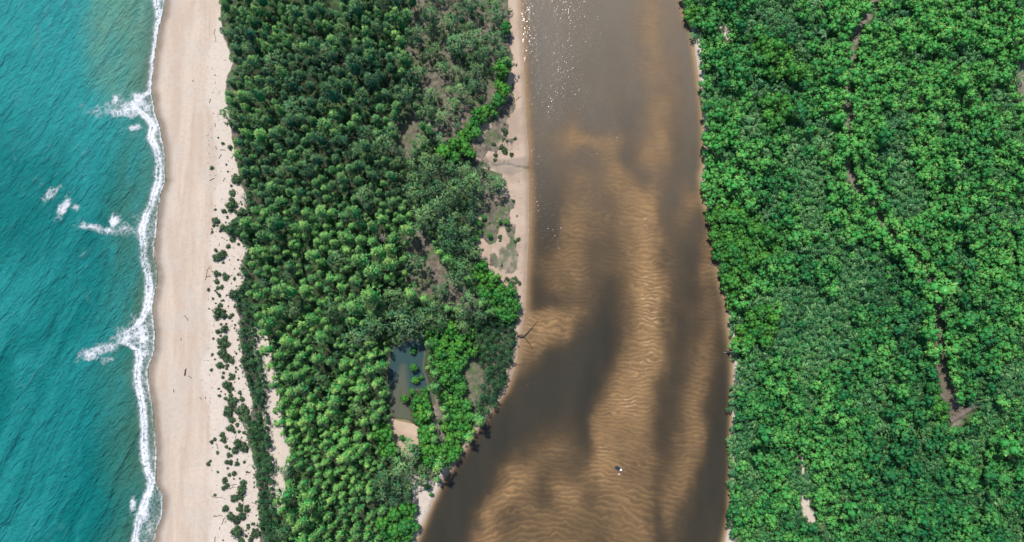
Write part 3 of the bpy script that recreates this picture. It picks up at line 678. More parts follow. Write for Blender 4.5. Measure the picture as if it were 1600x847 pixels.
def crown_leafy(r, R, H, lobes=8, per=34, leaf=0.62, flat=0.7):
    P, D, N, T, C, CV, CN, CT = [], [], [], [], [], [], [], []
    for i in range(lobes):
        if i == 0: c = np.array([0, 0, H-0.34*R]); rr = 0.48*R
        else:
            az = i*2.39996+r.uniform(-.5, .5); q = R*r.uniform(0.45, 0.78)
            c = np.array([math.cos(az)*q, math.sin(az)*q, H-0.35*R-flat*0.6*q*r.uniform(.5, 1.3)]); rr = R*r.uniform(0.27, 0.48)
        lt = r.uniform(0, 0.6); up = np.array([c[0]/R, c[1]/R, 0.45])
        a_, b_ = core(c, rr*.86, rr*.80); CV.append(a_); CN.append(b_*0.8+up*.5); CT += [lt*.25]*(len(a_)//4)
        for k in range(per):
            v = r.normal(0, 1, 3); v[2] = abs(v[2])*0.9-0.2; v /= np.linalg.norm(v)
            p = c+v*rr*np.array([1, 1, 0.85])*r.uniform(0.82, 1.1)
            dd = v*0.35+r.normal(0, .6, 3); P.append(p); D.append(dd); N.append(v+r.normal(0, .35, 3)); C.append(v*0.8+up*0.5+r.normal(0, .26, 3))
            T.append(np.clip(lt*r.uniform(.2, 1.3)+0.25*max(v[2], 0)*r.uniform(0, 1), 0, 1))
    n = len(P)
    V = diamonds(np.array(P), np.array(D), np.array(N), r.uniform(.75, 1.25, n)*leaf*1.3, r.uniform(.75, 1.2, n)*leaf*0.9)
    return np.concatenate([V]+CV), np.concatenate([np.array(T), np.array(CT)]), np.concatenate([np.repeat(np.array(C), 4, 0)]+CN)
def crown_nipa(r, R, H, fronds=10, seg=6):
    P, D, N, T, C = [], [], [], [], []
    for i in range(fronds):
        az = i*2.39996+r.uniform(-.4, .4); L = R*r.uniform(.8, 1.25); rise = r.uniform(0.5, 1.0)*H; tw = r.uniform(0, .8)
        u = np.array([math.cos(az), math.sin(az), 0]); side = np.array([-u[1], u[0], 0])
        for k in range(seg):
            s = (k+1)/seg; c = u*L*s+np.array([0, 0, 0.5+rise*math.sin(min(s*1.9, 2.6))])
            for sg in (-1, 1):
                P.append(c); D.append(side*sg*0.9+u*0.75+np.array([0, 0, -0.25+r.normal(0, .15)])); N.append(np.array([0, 0, 1])+r.normal(0, .35, 3)); T.append(tw*r.uniform(.3, 1.2))
                C.append(side*sg*0.55+u*(s-.3)*.7+np.array([0, 0, .75])+r.normal(0, .25, 3))
    n = len(P)
    return diamonds(np.array(P), np.array(D), np.array(N), r.uniform(.8, 1.3, n)*0.42*R, r.uniform(.8, 1.2, n)*0.19*R), np.clip(np.array(T), 0, 1), np.repeat(np.array(C), 4, 0)

def leaf_mesh(name, V, T, NR, mat, hue=0.5):
    n = len(T); F = np.arange(n*4).reshape(-1, 4)
    me = mesh_np(name, V, F, mat, False, {'tint': ('FACE', T), 'hue': ('FACE', np.full(n, hue) if np.isscalar(hue) else hue)})
    at_ = me.attributes.new('crown_normal', 'FLOAT_VECTOR', 'POINT')
    at_.data.foreach_set('vector', np.ascontiguousarray(NR/np.maximum(np.linalg.norm(NR, axis=1, keepdims=True), 1e-6), np.float32).ravel())
    return me
def trunk_mesh(r, H, rad, limbs=4):
    parts = [tube([(0, 0, -0.6), (r.normal(0, .08), r.normal(0, .08), H*.35), (r.normal(0, .15), r.normal(0, .15), H*.7), (0, 0, H*.95)], [rad*1.25, rad, rad*.65, rad*.18], 6)]
    for i in range(limbs):
        h = H*(0.4+0.4*i/limbs); az = i*2.4+r.uniform(0, 1); q = H*0.16
        parts.append(tube([(0, 0, h), (math.cos(az)*q, math.sin(az)*q, h+q*.7)], [rad*.45, rad*.15], 4))
    V, F = merge(parts); return py_mesh('trunk', V, F, M_BARK, True)

KINDS = {}
def kind(key, maker, n, mat, tr, trad):
    lib = []
    for i in range(n):
        r = np.random.RandomState(sum(map(ord, key))*13+i*7)
        lib.append(maker(r))
    KINDS[key] = dict(lib=lib, mat=mat, meshes=[leaf_mesh('crown', V, T, NR, mat) for V, T, NR in lib],
                      trunks=[trunk_mesh(np.random.RandomState(i+5), tr, trad) for i in range(3)] if tr else None, H=tr)
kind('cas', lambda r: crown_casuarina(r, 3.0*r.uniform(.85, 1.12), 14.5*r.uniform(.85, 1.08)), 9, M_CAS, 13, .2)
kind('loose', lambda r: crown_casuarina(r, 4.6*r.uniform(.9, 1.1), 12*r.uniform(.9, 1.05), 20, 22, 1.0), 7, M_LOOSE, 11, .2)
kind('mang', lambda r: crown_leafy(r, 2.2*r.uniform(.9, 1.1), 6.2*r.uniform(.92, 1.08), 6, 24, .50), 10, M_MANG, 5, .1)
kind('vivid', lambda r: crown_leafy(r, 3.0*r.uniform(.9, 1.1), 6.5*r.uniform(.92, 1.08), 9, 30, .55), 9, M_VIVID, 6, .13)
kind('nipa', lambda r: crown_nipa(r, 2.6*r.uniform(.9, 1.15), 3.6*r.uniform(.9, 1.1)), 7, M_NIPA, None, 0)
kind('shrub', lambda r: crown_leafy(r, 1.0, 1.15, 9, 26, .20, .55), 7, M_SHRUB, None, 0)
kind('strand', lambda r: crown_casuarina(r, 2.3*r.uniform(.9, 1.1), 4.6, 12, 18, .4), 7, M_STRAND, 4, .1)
HGT = dict(cas=14.5, loose=12, mang=6.2, vivid=6.5, nipa=3.6, shrub=1.1, strand=4.6)
RAD = dict(cas=3.1, loose=4.6, mang=2.3, vivid=3.0, nipa=2.6, shrub=1.0, strand=2.3)

# ------------------------------------------------------------------ where the plants stand
PB = {
 'vivid': [[(780,105),(800,108),(798,150),(786,172),(766,190),(748,212),(736,246),(700,250),(684,244),(690,230),(705,215),(720,185),(740,168),(766,150),(775,125)],
           [(668,520),(690,505),(735,520),(745,570),(725,600),(740,650),(712,712),(690,735),(678,720),(678,700),(700,650),(684,600),(676,575)],
           [(640,607),(666,616),(672,650),(674,690),(690,722),(660,722),(656,690),(650,650),(636,628)],
           [(590,660),(608,660),(618,690),(634,716),(618,716),(595,705),(588,680)],
           [(600,795),(640,785),(654,800),(652,870),(590,870)],
           [(770,430),(790,440),(812,455),(812,490),(795,500),(765,480),(750,450),(742,420),(744,385),(756,400)],
           [(1174,72),(1208,60),(1240,78),(1264,108),(1234,138),(1198,112)],[(1188,140),(1228,148),(1248,182),(1216,206),(1192,178)],
           [(1066,-20),(1090,-20),(1092,30),(1076,46)],
           [(1098,330),(1150,320),(1190,345),(1230,390),(1200,400),(1170,420),(1150,480),(1134,480),(1126,420),(1110,370)],
           [(1180,480),(1220,490),(1200,540),(1150,540),(1150,520)],[(1440,590),(1470,600),(1490,650),(1470,660)]],
 'nipa': [[(1170,-20),(1290,-20),(1300,60),(1250,70),(1190,55)],[(1215,205),(1320,160),(1330,280),(1250,300),(1220,250)],[(1170,110),(1196,125),(1200,200),(1180,205)],
          [(1300,370),(1400,400),(1420,480),(1330,480)],[(1160,470),(1250,440),(1330,480),(1330,560),(1180,570),(1150,510)],[(1146,670),(1180,660),(1190,770),(1146,770)],
          [(1530,580),(1612,575),(1612,660),(1545,650),(1515,640)],[(1230,290),(1290,280),(1290,360),(1250,360)]],
 'dark': [[(738,500),(810,500),(808,560),(796,600),(770,642),(745,650),(752,600),(748,560)]],
 'loose': [[(590,420),(640,468),(700,482),(760,500),(740,520),(690,505),(650,526),(610,545),(590,520)],
           [(650,200),(740,240),(800,268),(786,312),(740,345),(742,420),(722,432),(700,390),(690,350),(650,330),(620,300),(610,250)],
           [(610,705),(660,700),(672,745),(640,740),(650,790),(600,790),(590,740)]],
 'strand': [[(366,468),(400,476),(402,520),(410,560),(420,600),(422,650),(427,710),(434,760),(432,800),(442,870),(404,870),(400,760),(388,690),(384,640),(380,590),(372,560),(372,530)]],
}
BARE = [POND, POND_BANK, POND_LANE, LANE, BAR, SPIT, LOWBANK, CLEAR_TOP, CLEAR_MID, CLEAR_GAP, CLEAR_BANK, RIGHT_POCKET, RIGHT_POCKET2, SMALL_SAND, EDGE_GAP, CREEK_WIDE,
        [(1484,652),(1506,640),(1530,626),(1534,632),(1512,658),(1490,670),(1478,664)], [(590,362),(606,360),(608,384),(594,386)], [(508,-14),(532,-14),(526,10),(514,8)]]
SPACE = dict(cas=15.8, loose=21, mang=8.5, vivid=12.0, nipa=10.5, strand=8.4)
NC = 150000
cx, cy = rng.uniform(335, 1615, NC), rng.uniform(-14, 862, NC)
typ = np.full(NC, '', dtype='U8')
left = (cx > veg_left(cy)+4) & (cx < veg_mid_r(cy)-4+7*sstep(600, 640, cy)) & (cx < 950)
right = (cx > veg_right(cy)-1) & (cx > 950)
typ[left] = 'cas'; typ[left & (cx < veg_left(cy)+16) & (cy > 280)] = 'strand'
typ[right] = 'mang'
nz = fbm(cx/30, cy/30, 200, 3)
typ[right & (nz > 0.60)] = 'nipa'
for k in ('nipa',):
    for P in PB[k]: typ[(poly_sd(cx, cy, P) < 0) & right & (rng.rand(NC) < 0.82)] = k
for P in PB['loose']: typ[(poly_sd(cx, cy, P) < 0) & left] = 'loose'
for P in PB['dark']: typ[(poly_sd(cx, cy, P) < 0) & left] = 'strand'
for P in PB['vivid']: typ[(poly_sd(cx, cy, P) < 0) & (left | right)] = 'vivid'
for P in PB['strand']: typ[(poly_sd(cx, cy, P) < 3) & left] = 'strand'
for P in BARE: typ[poly_sd(cx, cy, P) < (1.5 if P is LANE else 3)] = ''
typ[(typ == 'cas') & (rng.rand(NC) < .10)] = 'loose'
dcr = line_d(cx, cy, CREEK)
typ[right & (np.minimum(dcr, line_d(cx-6, cy, CREEK)) < 6.6+6*(nz-.5)*2)] = ''
typ[right & (poly_sd(cx, cy, CREEK_WIDE) < 5)] = ''; typ[right & (poly_sd(cx-6, cy, CREEK_WIDE) < 2)] = ''
creekside = right & (dcr < 18)
typ[creekside & (typ == 'nipa')] = 'mang'
PL = []                                      # px, py, kind, scale, hue
def spot(x_, y_, k, s, h): PL.append([x_, y_, k, s, h])
# the trees that stand alone or read singly, placed one by one
SINGLE = [(655,416,'loose',1.25,.55),(712,440,'loose',1.2,.5),(706,360,'loose',1.25,.4),(745,290,'loose',1.5,.75),(775,288,'loose',1.05,.85),(695,108,'loose',.95,.8),(716,66,'loose',1.3,.8),(742,62,'loose',1.1,.75),(700,40,'loose',1.1,.5),(676,30,'loose',1.2,.4),
 (735,12,'loose',1.0,.35),(776,20,'loose',1.05,.3),(775,60,'loose',1.1,.3),(790,45,'vivid',1.0,.1),(785,80,'loose',1.0,.25),(760,86,'loose',1.0,.3),(742,112,'loose',1.0,.55),(728,122,'strand',1.4,.4),(719,144,'loose',.9,.95),(708,166,'loose',.95,.85),(692,185,'loose',1.0,.6),(676,150,'loose',1.0,.7),(672,178,'loose',1.05,.6),(650,120,'loose',1.2,.3),(636,95,'cas',1.35,.45),(640,150,'loose',1.1,.35),
 (656,60,'loose',1.2,.3),(722,32,'strand',1.5,.1),(722,92,'strand',1.3,.15),(752,30,'strand',1.2,.2),(766,110,'strand',1.2,.15),(736,140,'strand',1.4,.2),(552,238,'loose',1.15,.25),
 (660,495,'loose',1.25,.5),(735,470,'loose',1.2,.55),(690,455,'loose',.9,.5),(630,735,'loose',1.5,.8),(640,705,'loose',1.35,.9),(600,745,'loose',1.2,.55),(726,270,'loose',1.2,.5),(670,272,'loose',1.4,.5),(650,300,'loose',1.3,.55),(690,320,'loose',1.4,.55),
 (645,549,'vivid',.52,.05),(646.7,573,'vivid',.72,.3),(657.7,590,'vivid',.42,.3),(648,595,'vivid',.68,.7),(633,623,'vivid',.78,.6),(644.7,612,'vivid',.55,.5),(663,611,'vivid',.6,.3),(629,683,'vivid',.5,.2),(687,657,'vivid',.42,.2),(697,659.5,'vivid',.5,.15),(672,657,'vivid',.42,.9),
 (791.6,346.8,'vivid',.52,.5),(780.8,346.4,'vivid',.4,.15),(749,349,'vivid',.6,.35),(756,340,'vivid',.5,.1),(748,363,'vivid',.6,.4),(765,368,'vivid',.42,.3),(743,374,'vivid',.6,.5),(668,760,'vivid',.6,.5),(674,772,'vivid',.35,.4),
 (1140,62,'mang',1.1,.9),(1282,822,'loose',.7,1.0),(1262,710,'mang',.9,.9),(1320,240,'mang',1.5,1.0),(1500,625,'mang',1.3,.8),(1152,842,'loose',.6,.9),(1140,820,'strand',1.0,.6),
 (1212,78,'vivid',1.7,.55),(1228,92,'vivid',1.8,.6),(1200,92,'vivid',1.6,.45),(1246,112,'vivid',1.7,.5),(1222,112,'vivid',1.6,.5),(1208,154,'vivid',1.5,.5),(1226,172,'vivid',1.6,.45),(1214,190,'vivid',1.5,.4)]
for s in SINGLE: spot(*s)
for _ in range(170):
    a_, b_ = rng.uniform(645, 800), rng.uniform(-12, 215)
    if poly_sd(np.array([a_]), np.array([b_]), CLEAR_TOP)[0] > -4 or len([1 for p in PL if math.hypot(p[0]-a_, p[1]-b_) < 11]): continue
    spot(a_, b_, 'loose' if rng.rand() < .55 else 'strand', float(rng.uniform(.42, .85)), float(np.clip(rng.normal(.6, .3), 0, 1)))
cell = {}
def crowd(x_, y_, k, rr):
    gx, gy = int(x_//16), int(y_//16)
    for i in range(gx-2, gx+3):
        for j in range(gy-2, gy+3):
            for (a, b_, r2) in cell.get((i, j), ()):
                if (a-x_)**2+(b_-y_)**2 < (0.5*(rr+r2))**2: return True
    return False
def add_cell(x_, y_, rr): cell.setdefault((int(x_//16), int(y_//16)), []).append((x_, y_, rr))
for x_, y_, k, s, h in PL: add_cell(x_, y_, SPACE[k]*s)
hn = fbm(cx/60, cy/60, 210, 3)
szn = fbm(cx/34, cy/34, 230, 3)
yel = fbm(cx/90, cy/120, 220, 3)
for i in range(NC):
    k = typ[i]
    if not k: continue
    k = str(k); s = float(np.clip(rng.lognormal(0, .26 if k in ('mang', 'cas') else .20), .58, 1.6))
    if k == 'cas': s *= 1+1.1*(szn[i]-.5)
    if k == 'mang' and rng.rand() < .06: s *= 1.5
    if k == 'mang' and cx[i] < 1185 and 40 < cy[i] < 320: s *= 1.06
    rr = SPACE[k]*s*(0.90 if cy[i] > 120 else 0.86)
    if crowd(cx[i], cy[i], k, rr): continue
    h = 0.5+1.1*(hn[i]-.5)+rng.normal(0, .20)
    if k == 'cas': h += 0.62*(sstep(120, 560, cy[i])-0.62) + 0.12*sstep(400, 560, cx[i])  # tone gradient: part species colour, part sunlit and shaded sides painted in
    if k == 'mang' and creekside[i]: h += .75; s *= 1.25
    if k == 'mang': h += 0.50*sstep(600, 60, cy[i])*sstep(1180, 1330, cx[i]) - 0.22*sstep(560, 760, cy[i])*sstep(1250, 1400, cx[i]) + 1.3*(yel[i]-.5)+rng.normal(0, .17) + .28*((cx[i] < 1185) & (cy[i] < 320) & (cy[i] > 40))
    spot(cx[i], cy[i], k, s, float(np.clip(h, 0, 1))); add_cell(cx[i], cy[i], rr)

# ------------------------------------------------------------------ labels that say which plant: its look, then its place by a landmark
MARKS_L = [('the broad surf break',200,165),('the dark beach log',291,581),('the pond',632,590),('the pond sandbank',632,688),('the forked dead tree',818,523),
 ('the narrow sand lane',410,545),('the wide sand lane',434,695),('the bank mud channel',795,258),('the bleached fallen log',688,148),('the lone clearing tree',655,416),
 ('the green mud pool',795,405),('the big grey-green crown',552,238),('the grey dead tree',599,372),('the topmost sand gap',520,0),('the long driftwood pole',326,427),('the bottom sand bank',668,775),
 ('the largest beach shrub',372,831),('the topmost open woodland',730,80),('the leaning bank tree',775,288)]
MARKS_R = [('the footbridge',1506,643),('the mangrove sand pocket',1262,792),('the tall bright grove',1222,95),('the smaller bright grove',1216,175),('the open grey creek',1466,510),('the creek bend',1436,412),
 ('the far-bank sand spit',1092,80),('the far-bank sand wedge',1153,590),('the overwater dead branch',1136,550),('the small sand clearing',1133,52),('the grey edge gap',1596,128),
 ('the upper dark creek gap',1322,165),('the lower dark creek gap',1320,262),('the bank canopy notch',1127,396),('the blue boat',965,732),('the bottom mangrove edge',1420,842),('the lowest inland corner',1585,800),('the topmost creek end',1364,5)]
ORD = [w+' out' for w in 'first second third fourth fifth sixth seventh eighth ninth tenth eleventh twelfth thirteenth fourteenth fifteenth sixteenth seventeenth eighteenth nineteenth twentieth'.split()]
def place_labels(items, looks):
    """items: list of dicts(px, py, look) -> sets 'label'; looks alike round one landmark are told apart by order of distance"""
    grp = {}
    for it in items:
        mk = MARKS_L if it['px'] < 950 else MARKS_R
        d = [math.hypot(it['px']-m[1], it['py']-m[2]) for m in mk]; j = int(np.argmin(d)); m = mk[j]
        dx, dy = it['px']-m[1], it['py']-m[2]
        if abs(dx) > abs(dy): side = ('on the river side of' if dx > 0 else 'on the sea side of') if it['px'] < 950 else ('inland of' if dx > 0 else 'on the river side of')
        else: side = 'below' if dy > 0 else 'above'
        it['base'] = f"{it['look']} {side} {m[0]}"; it['d'] = d[j]
        grp.setdefault(it['base'], []).append(it)
    for b_, g in grp.items():
        g.sort(key=lambda q: q['d'])
        for i, it in enumerate(g):
            it['label'] = b_ if len(g) == 1 else f"{b_}, {ORD[i] if i < 20 else 'beyond twenty others'}"

NAMES = {'cas': ('casuarina_tree', 'tree', 'casuarina trees of the shore forest'), 'loose': ('pale_casuarina', 'tree', 'loose pale casuarinas'),
         'mang': ('mangrove_tree', 'tree', 'mangrove trees across the river'), 'vivid': ('leafy_tree', 'tree', 'bright leafy trees by the water'),
         'nipa': ('nipa_palm', 'palm', 'nipa palms in the mangrove'), 'strand': ('strand_shrub', 'shrub', 'dense shrubs along the forest edge')}
def look(k, s, h):
    sz = 'big' if s > 1.28 else 'middling' if s > 1.0 else 'small'
    if k == 'cas': c = 'yellow-tipped' if h > .78 else 'mid-green' if h > .5 else 'dark-green' if h > .25 else 'blue-green'; return f'{sz} {c} feathery casuarina'
    if k == 'loose': c = 'yellowish' if h > .7 else 'pale-green' if h > .42 else 'grey-green'; return f'{sz} {c} open casuarina'
    if k == 'mang': c = 'yellow-green' if h > .8 else 'light-green' if h > .6 else 'mid-green' if h > .35 else 'dark-green'; return f'{sz} {c} mangrove crown'
    if k == 'vivid': c = 'yellow-green' if h > .7 else 'vivid-green' if h > .35 else 'deep-green'; return f'{sz} {c} leafy tree'
    if k == 'nipa': c = 'pale' if h > .6 else 'mid-green' if h > .35 else 'dark'; return f'{sz} {c} nipa palm'
    c = 'light' if h > .6 else 'mid-green' if h > .35 else 'dark'; return f'{sz} {c} bushy shrub'
one, mass = [], {}
for k in ('cas', 'loose', 'mang', 'vivid', 'nipa', 'strand'):
    g = [p for p in PL if p[2] == k]
    inview = lambda p: 2 < p[0] < 1598 and 2 < p[1] < 845
    fixed = [p for p in g if any(p is q for q in PL[:len(SINGLE)])]
    rest = sorted([p for p in g if not any(p is q for q in fixed) and inview(p)], key=lambda p: -p[3])
    take = fixed + rest[:300-len(fixed)]
    ids = set(map(id, take)); one += take
    mass[k] = [p for p in g if id(p) not in ids]
items = [dict(px=p[0], py=p[1], look=look(p[2], p[3], p[4]), p=p) for p in one]
place_labels(items, None)
def base_z(x_, y_):
    a, b_ = chart(x_, y_); return float(land_z(np.array([x_]), np.array([y_]), np.array([a]), np.array([b_]))[0])
for n_, it in enumerate(items):
    x_, y_, k, s, h = it['p']; K = KINDS[k]; nm, cat, grp = NAMES[k]
    gx, gy = ground(x_, y_, 0.7*HGT[k]*s); gx, gy = float(gx), float(gy); gz = max(base_z(gx, gy), -0.4)
    rz = random.uniform(0, 6.28); sh = s*random.uniform(.8, 1.2)
    i = random.randrange(len(K['meshes']))
    if k in ('nipa',):
        o = link(nm, K['meshes'][i], None, (gx, gy, gz)); o.scale = (s, s, sh); o.rotation_euler = (0, 0, rz)
        o.color = (h, .5, .5, 1); tag(o, it['label'], cat, grp); continue
    e = empty(nm, (gx, gy, gz), rz); e.scale = (s, s, sh); tag(e, it['label'], cat, grp)
    e.rotation_euler = (random.gauss(0, .05), random.gauss(0, .05), rz)
    t = link('trunk' if k != 'strand' else 'stem', K['trunks'][i % 3], e)
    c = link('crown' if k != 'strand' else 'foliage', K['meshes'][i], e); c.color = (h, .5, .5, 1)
MASSN = {'cas': ('casuarina_forest', 'dark green mass of smaller casuarina crowns behind the beach', 'forest'), 'loose': ('open_casuarina_wood', 'looser pale casuarina crowns in the open wood', 'forest'),
         'mang': ('mangrove_forest', 'dense green mass of small mangrove crowns across the river', 'forest'), 'vivid': ('leafy_thicket', 'bright green leafy thicket of small crowns', 'thicket'),
         'nipa': ('nipa_thicket', 'dark spiky thicket of low nipa palms', 'thicket'), 'strand': ('strand_thicket', 'low dense green thicket at the forest edge', 'thicket')}
for k, g in mass.items():
    if not g: continue
    VV, TT, HH, NN = [], [], [], []
    K = KINDS[k]
    for x_, y_, _, s, h in g:
        V, T, NR = K['lib'][random.randrange(len(K['lib']))]
        gx, gy = ground(x_, y_, 0.7*HGT[k]*s); gz = max(base_z(float(gx), float(gy)), -0.4)
        a = random.uniform(0, 6.28); c_, s_ = math.cos(a)*s, math.sin(a)*s
        VV.append(np.stack([V[:, 0]*c_-V[:, 1]*s_+gx, V[:, 0]*s_+V[:, 1]*c_+gy, V[:, 2]*s*random.uniform(.78, 1.2)+gz], -1))
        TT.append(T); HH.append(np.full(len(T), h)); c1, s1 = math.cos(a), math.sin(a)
        NN.append(np.stack([NR[:, 0]*c1-NR[:, 1]*s1, NR[:, 0]*s1+NR[:, 1]*c1, NR[:, 2]], -1))
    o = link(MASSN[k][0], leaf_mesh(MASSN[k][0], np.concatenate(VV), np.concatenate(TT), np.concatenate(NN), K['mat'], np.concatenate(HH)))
    o.color = (.5, .5, .5, 1); tag(o, MASSN[k][1], MASSN[k][2], kind='stuff')
print('PLANTS', {k: (len([p for p in one if p[2] == k]), len(mass[k])) for k in mass})

# ------------------------------------------------------------------ shrubs on the upper beach, one by one
SHR = [(350,225,2.6),(332,263,3),(342.5,216,1.5),(361,231,4),(363,291,2.2),(355,258,1.6),(358,269,1.5),(371,280,8),(364,302,5),(363.7,313,4.5),(362,323,7),(370,321,4),(350.7,330,3.5),(355,332.5,2),(369,331,3),(379.7,333,6.5),(375,343.7,6),(357,340,2.5),(337,345.5,5.5),(342,346.6,3.5),(335.4,353,2.5),(341,353,2),(350,356.7,5.5),(362,359,8),(374,360,9),(385.6,361,9),(383,371,8),(365.5,374,5),(358,385,3.5),(339,391.5,3),(350,398,6),(338,328,2),
 (340,403,6),(345,401,6),(350.6,410.6,2),(340.7,427.4,5),(353,432.6,5.5),(340,440,4),(342,450,3),(347.8,448.6,3.2),(327,452.7,2.5),(338,454,1.5),(340.5,457,1.7),(344,461,3),(334,466.7,2),(348,470,1.5),(338.8,474,1.6),(346,477,3.5),(368.6,438,1.2),(369,460.5,9),(382,451,6),(328,482.4,1.3),(334,485,1.3),(343,488.3,8),(351,490,6),(352.5,496,3),(364.3,491.8,3),(361,496,2.6),(340.5,499.5,2.5),(365,501.5,1.1),(352,513.7,6),(341.6,517.5,3.8),(335,528.8,2),(346.6,524.5,2),(353.7,528.4,4.5),(345.4,532.6,5),(350.7,537.3,6),(357.8,537.3,4),(343.4,542,2.3),(350,543,5),(345.4,551.5,4),(352,552.6,7),(354.9,562,5),(363.7,563.9,4.5),(361.4,558,3),(333,554,2.4),(337.7,561,1.6),
 (343.6,570,5),(349,571.8,3.5),(332,577.5,2.5),(357,570.6,3),(356,575.3,2.4),(351.3,582.4,2.4),(350,589,2.5),(363.7,587.7,4.5),(360.8,592,2.5),(355.5,602,7),(362.5,599.5,2.5),(365,607,3.2),(360.8,610.8,3),(343.4,606.9,1.8),(344.5,618,2.3),(362.5,617.3,3.2),(377.3,613,3),(380,623,4),(354.3,622,2.8),(364.3,627.3,7.5),(359,641.5,8),(357,647,6),(379.7,641.5,9),(384.4,653,8),(369,636,2),
 (364.3,655.3,5.2),(373,662.8,3),(361.4,669,5.5),(368.7,674,2.5),(375.5,673.6,2.4),(349.6,679,4.5),(351.3,686.6,5),(337.4,685.4,2.8),(332.4,690,3),(355.5,697.2,2.8),(360.8,700.2,2),(373,692.5,6.5),(382,698.4,7),(368.7,702.5,5.2),(341.3,706.3,2.5),(360.2,709.9,4),(355.5,721.4,3.2),(361.4,721.4,3.8),(371.4,723.4,3.5),(357.8,730.9,2),(330,719.7,2),(326.5,724.4,3),(342,736.8,1.8),(367.9,738.8,3.8),(360.2,741,2.5),(354.3,745.6,1.8),(367.5,747,1.4),
 (352.5,750,4),(357.2,756.4,3.3),(352,761.2,4),(337.4,772.7,2.2),(382,754,5.5),(379.7,764.7,7),(367.9,777.7,6),(376,774.7,5),(353.7,793.6,5),(377.3,788.3,4),(376,794.8,4.5),(387.3,793.6,5.5),(361.4,806,6),(371.4,810.8,7),(380.8,804.9,6),(372,830.8,9.5),(379.7,843.8,5),(390.3,822.6,3),(386.7,835.5,2.5),(401,832,7),(393.8,841.5,4),(350.4,842.6,1.4),
 (802.5,313.7,2.5),(777,354.6,1.8),(790,206,4),(789.5,210,3),(787,217.4,2.5),(792,221,2),(788,234.7,4.5),(789.5,238.4,4),(784.5,229.8,4),(774.6,243,3),(773.4,250.4,2.5),(770.5,226,2)]
_r = np.random.RandomState(21)
for _ in range(90):
    yy = _r.uniform(300, 845); xx = float(veg_left(yy))-abs(_r.normal(0, 13))-2
    if xx > 318: SHR.append((xx, yy, float(_r.choice([1.0, 1.3, 1.7, 2.2]))))
for _ in range(26):
    yy = _r.uniform(180, 470); xx = _r.uniform(float(veg_mid_r(yy))+2, min(float(bank_l(yy))-10, 815))
    if xx < float(bank_l(yy))-9: SHR.append((xx, yy, float(_r.choice([1.2, 1.8, 2.6, 3.2]))))
its = []
for i, (a, b_, r_) in enumerate(SHR):
    h = float(np.clip(random.gauss(.45, .25), 0, 1))
    sz = 'large' if r_ > 5.5 else 'medium' if r_ > 3.2 else 'small' if r_ > 2 else 'tiny'
    c = 'green' if h > .55 else 'dark-green' if h > .3 else 'olive'
    its.append(dict(px=a, py=b_, look=f"{sz} {c} sand shrub", p=(a, b_, r_, h)))
MARKS_L_SAVE = MARKS_L
MARKS_L = [('the long driftwood pole',326,427),('the dark beach log',291,581),('the thin bent branch',344,776),('the leaning dark stick',351,812),('the standing stick',341.6,697),('the slanted grey stick',333,281),('the short black stick',332,364),('the mid-beach surf break',222,528),('the bank mud channel',795,258),('the green mud pool',795,405),('the narrow sand lane',410,545),('the wide sand lane',434,695),('the lowest beach edge',372,847)]
place_labels(its, None)
MARKS_L = MARKS_L_SAVE
for it in its:
    a, b_, r_, h = it['p']; rm = r_*0.31*1.08
    gx, gy = ground(a, b_, 0.6*rm); gx, gy = float(gx), float(gy)
    K = KINDS['shrub']; o = link('beach_shrub', K['meshes'][random.randrange(7)], None, (gx, gy, base_z(gx, gy)))
    o.scale = (rm, rm*random.uniform(.85, 1.15), rm*0.8*random.uniform(.8, 1.1)); o.rotation_euler = (0, 0, random.uniform(0, 6.28)); o.color = (h, .5, .5, 1)
    tag(o, it['label'], 'shrub', 'shrubs dotted over the upper beach')

# ------------------------------------------------------------------ driftwood
def stick(px_, py_, L, ang, label, mat=None, rad=0.10, name='driftwood_stick', bend=0.12, cat='driftwood', group='driftwood on the beach'):
    gx, gy = ground(px_, py_); gx, gy = float(gx), float(gy); Lm = L*0.31; a = R_(ang)
    r = np.random.RandomState(int(px_*7+py_)); pts = []
    for i in range(6):
        s = i/5-.5; pts.append((s*Lm, bend*Lm*math.sin(s*5+r.uniform(0, .6))*.6, rad*.7+0.02*i))
    parts = [tube(pts, [rad*(1.15-.11*i) for i in range(6)], 7)]
    if L > 6:
        parts.append(tube([pts[3], (pts[3][0]+Lm*.12, pts[3][1]+Lm*.14, rad*1.6)], [rad*.5, rad*.2], 5))
        parts.append(tube([pts[4], (pts[4][0]+Lm*.10, pts[4][1]-Lm*.10, rad*1.4)], [rad*.45, rad*.2], 5))
    V, F = merge(parts)
    o = link(name, py_mesh(name, V, F, mat or M_DRIFT, True), None, (gx, gy, base_z(gx, gy))); o.rotation_euler = (0, 0, a)
    return tag(o, label, cat, group)
stick(291,581,10.5,-102+180,'thick dark log lying alone on the open lower beach', rad=.30, name='beach_log', bend=.03, cat='log', group=None)
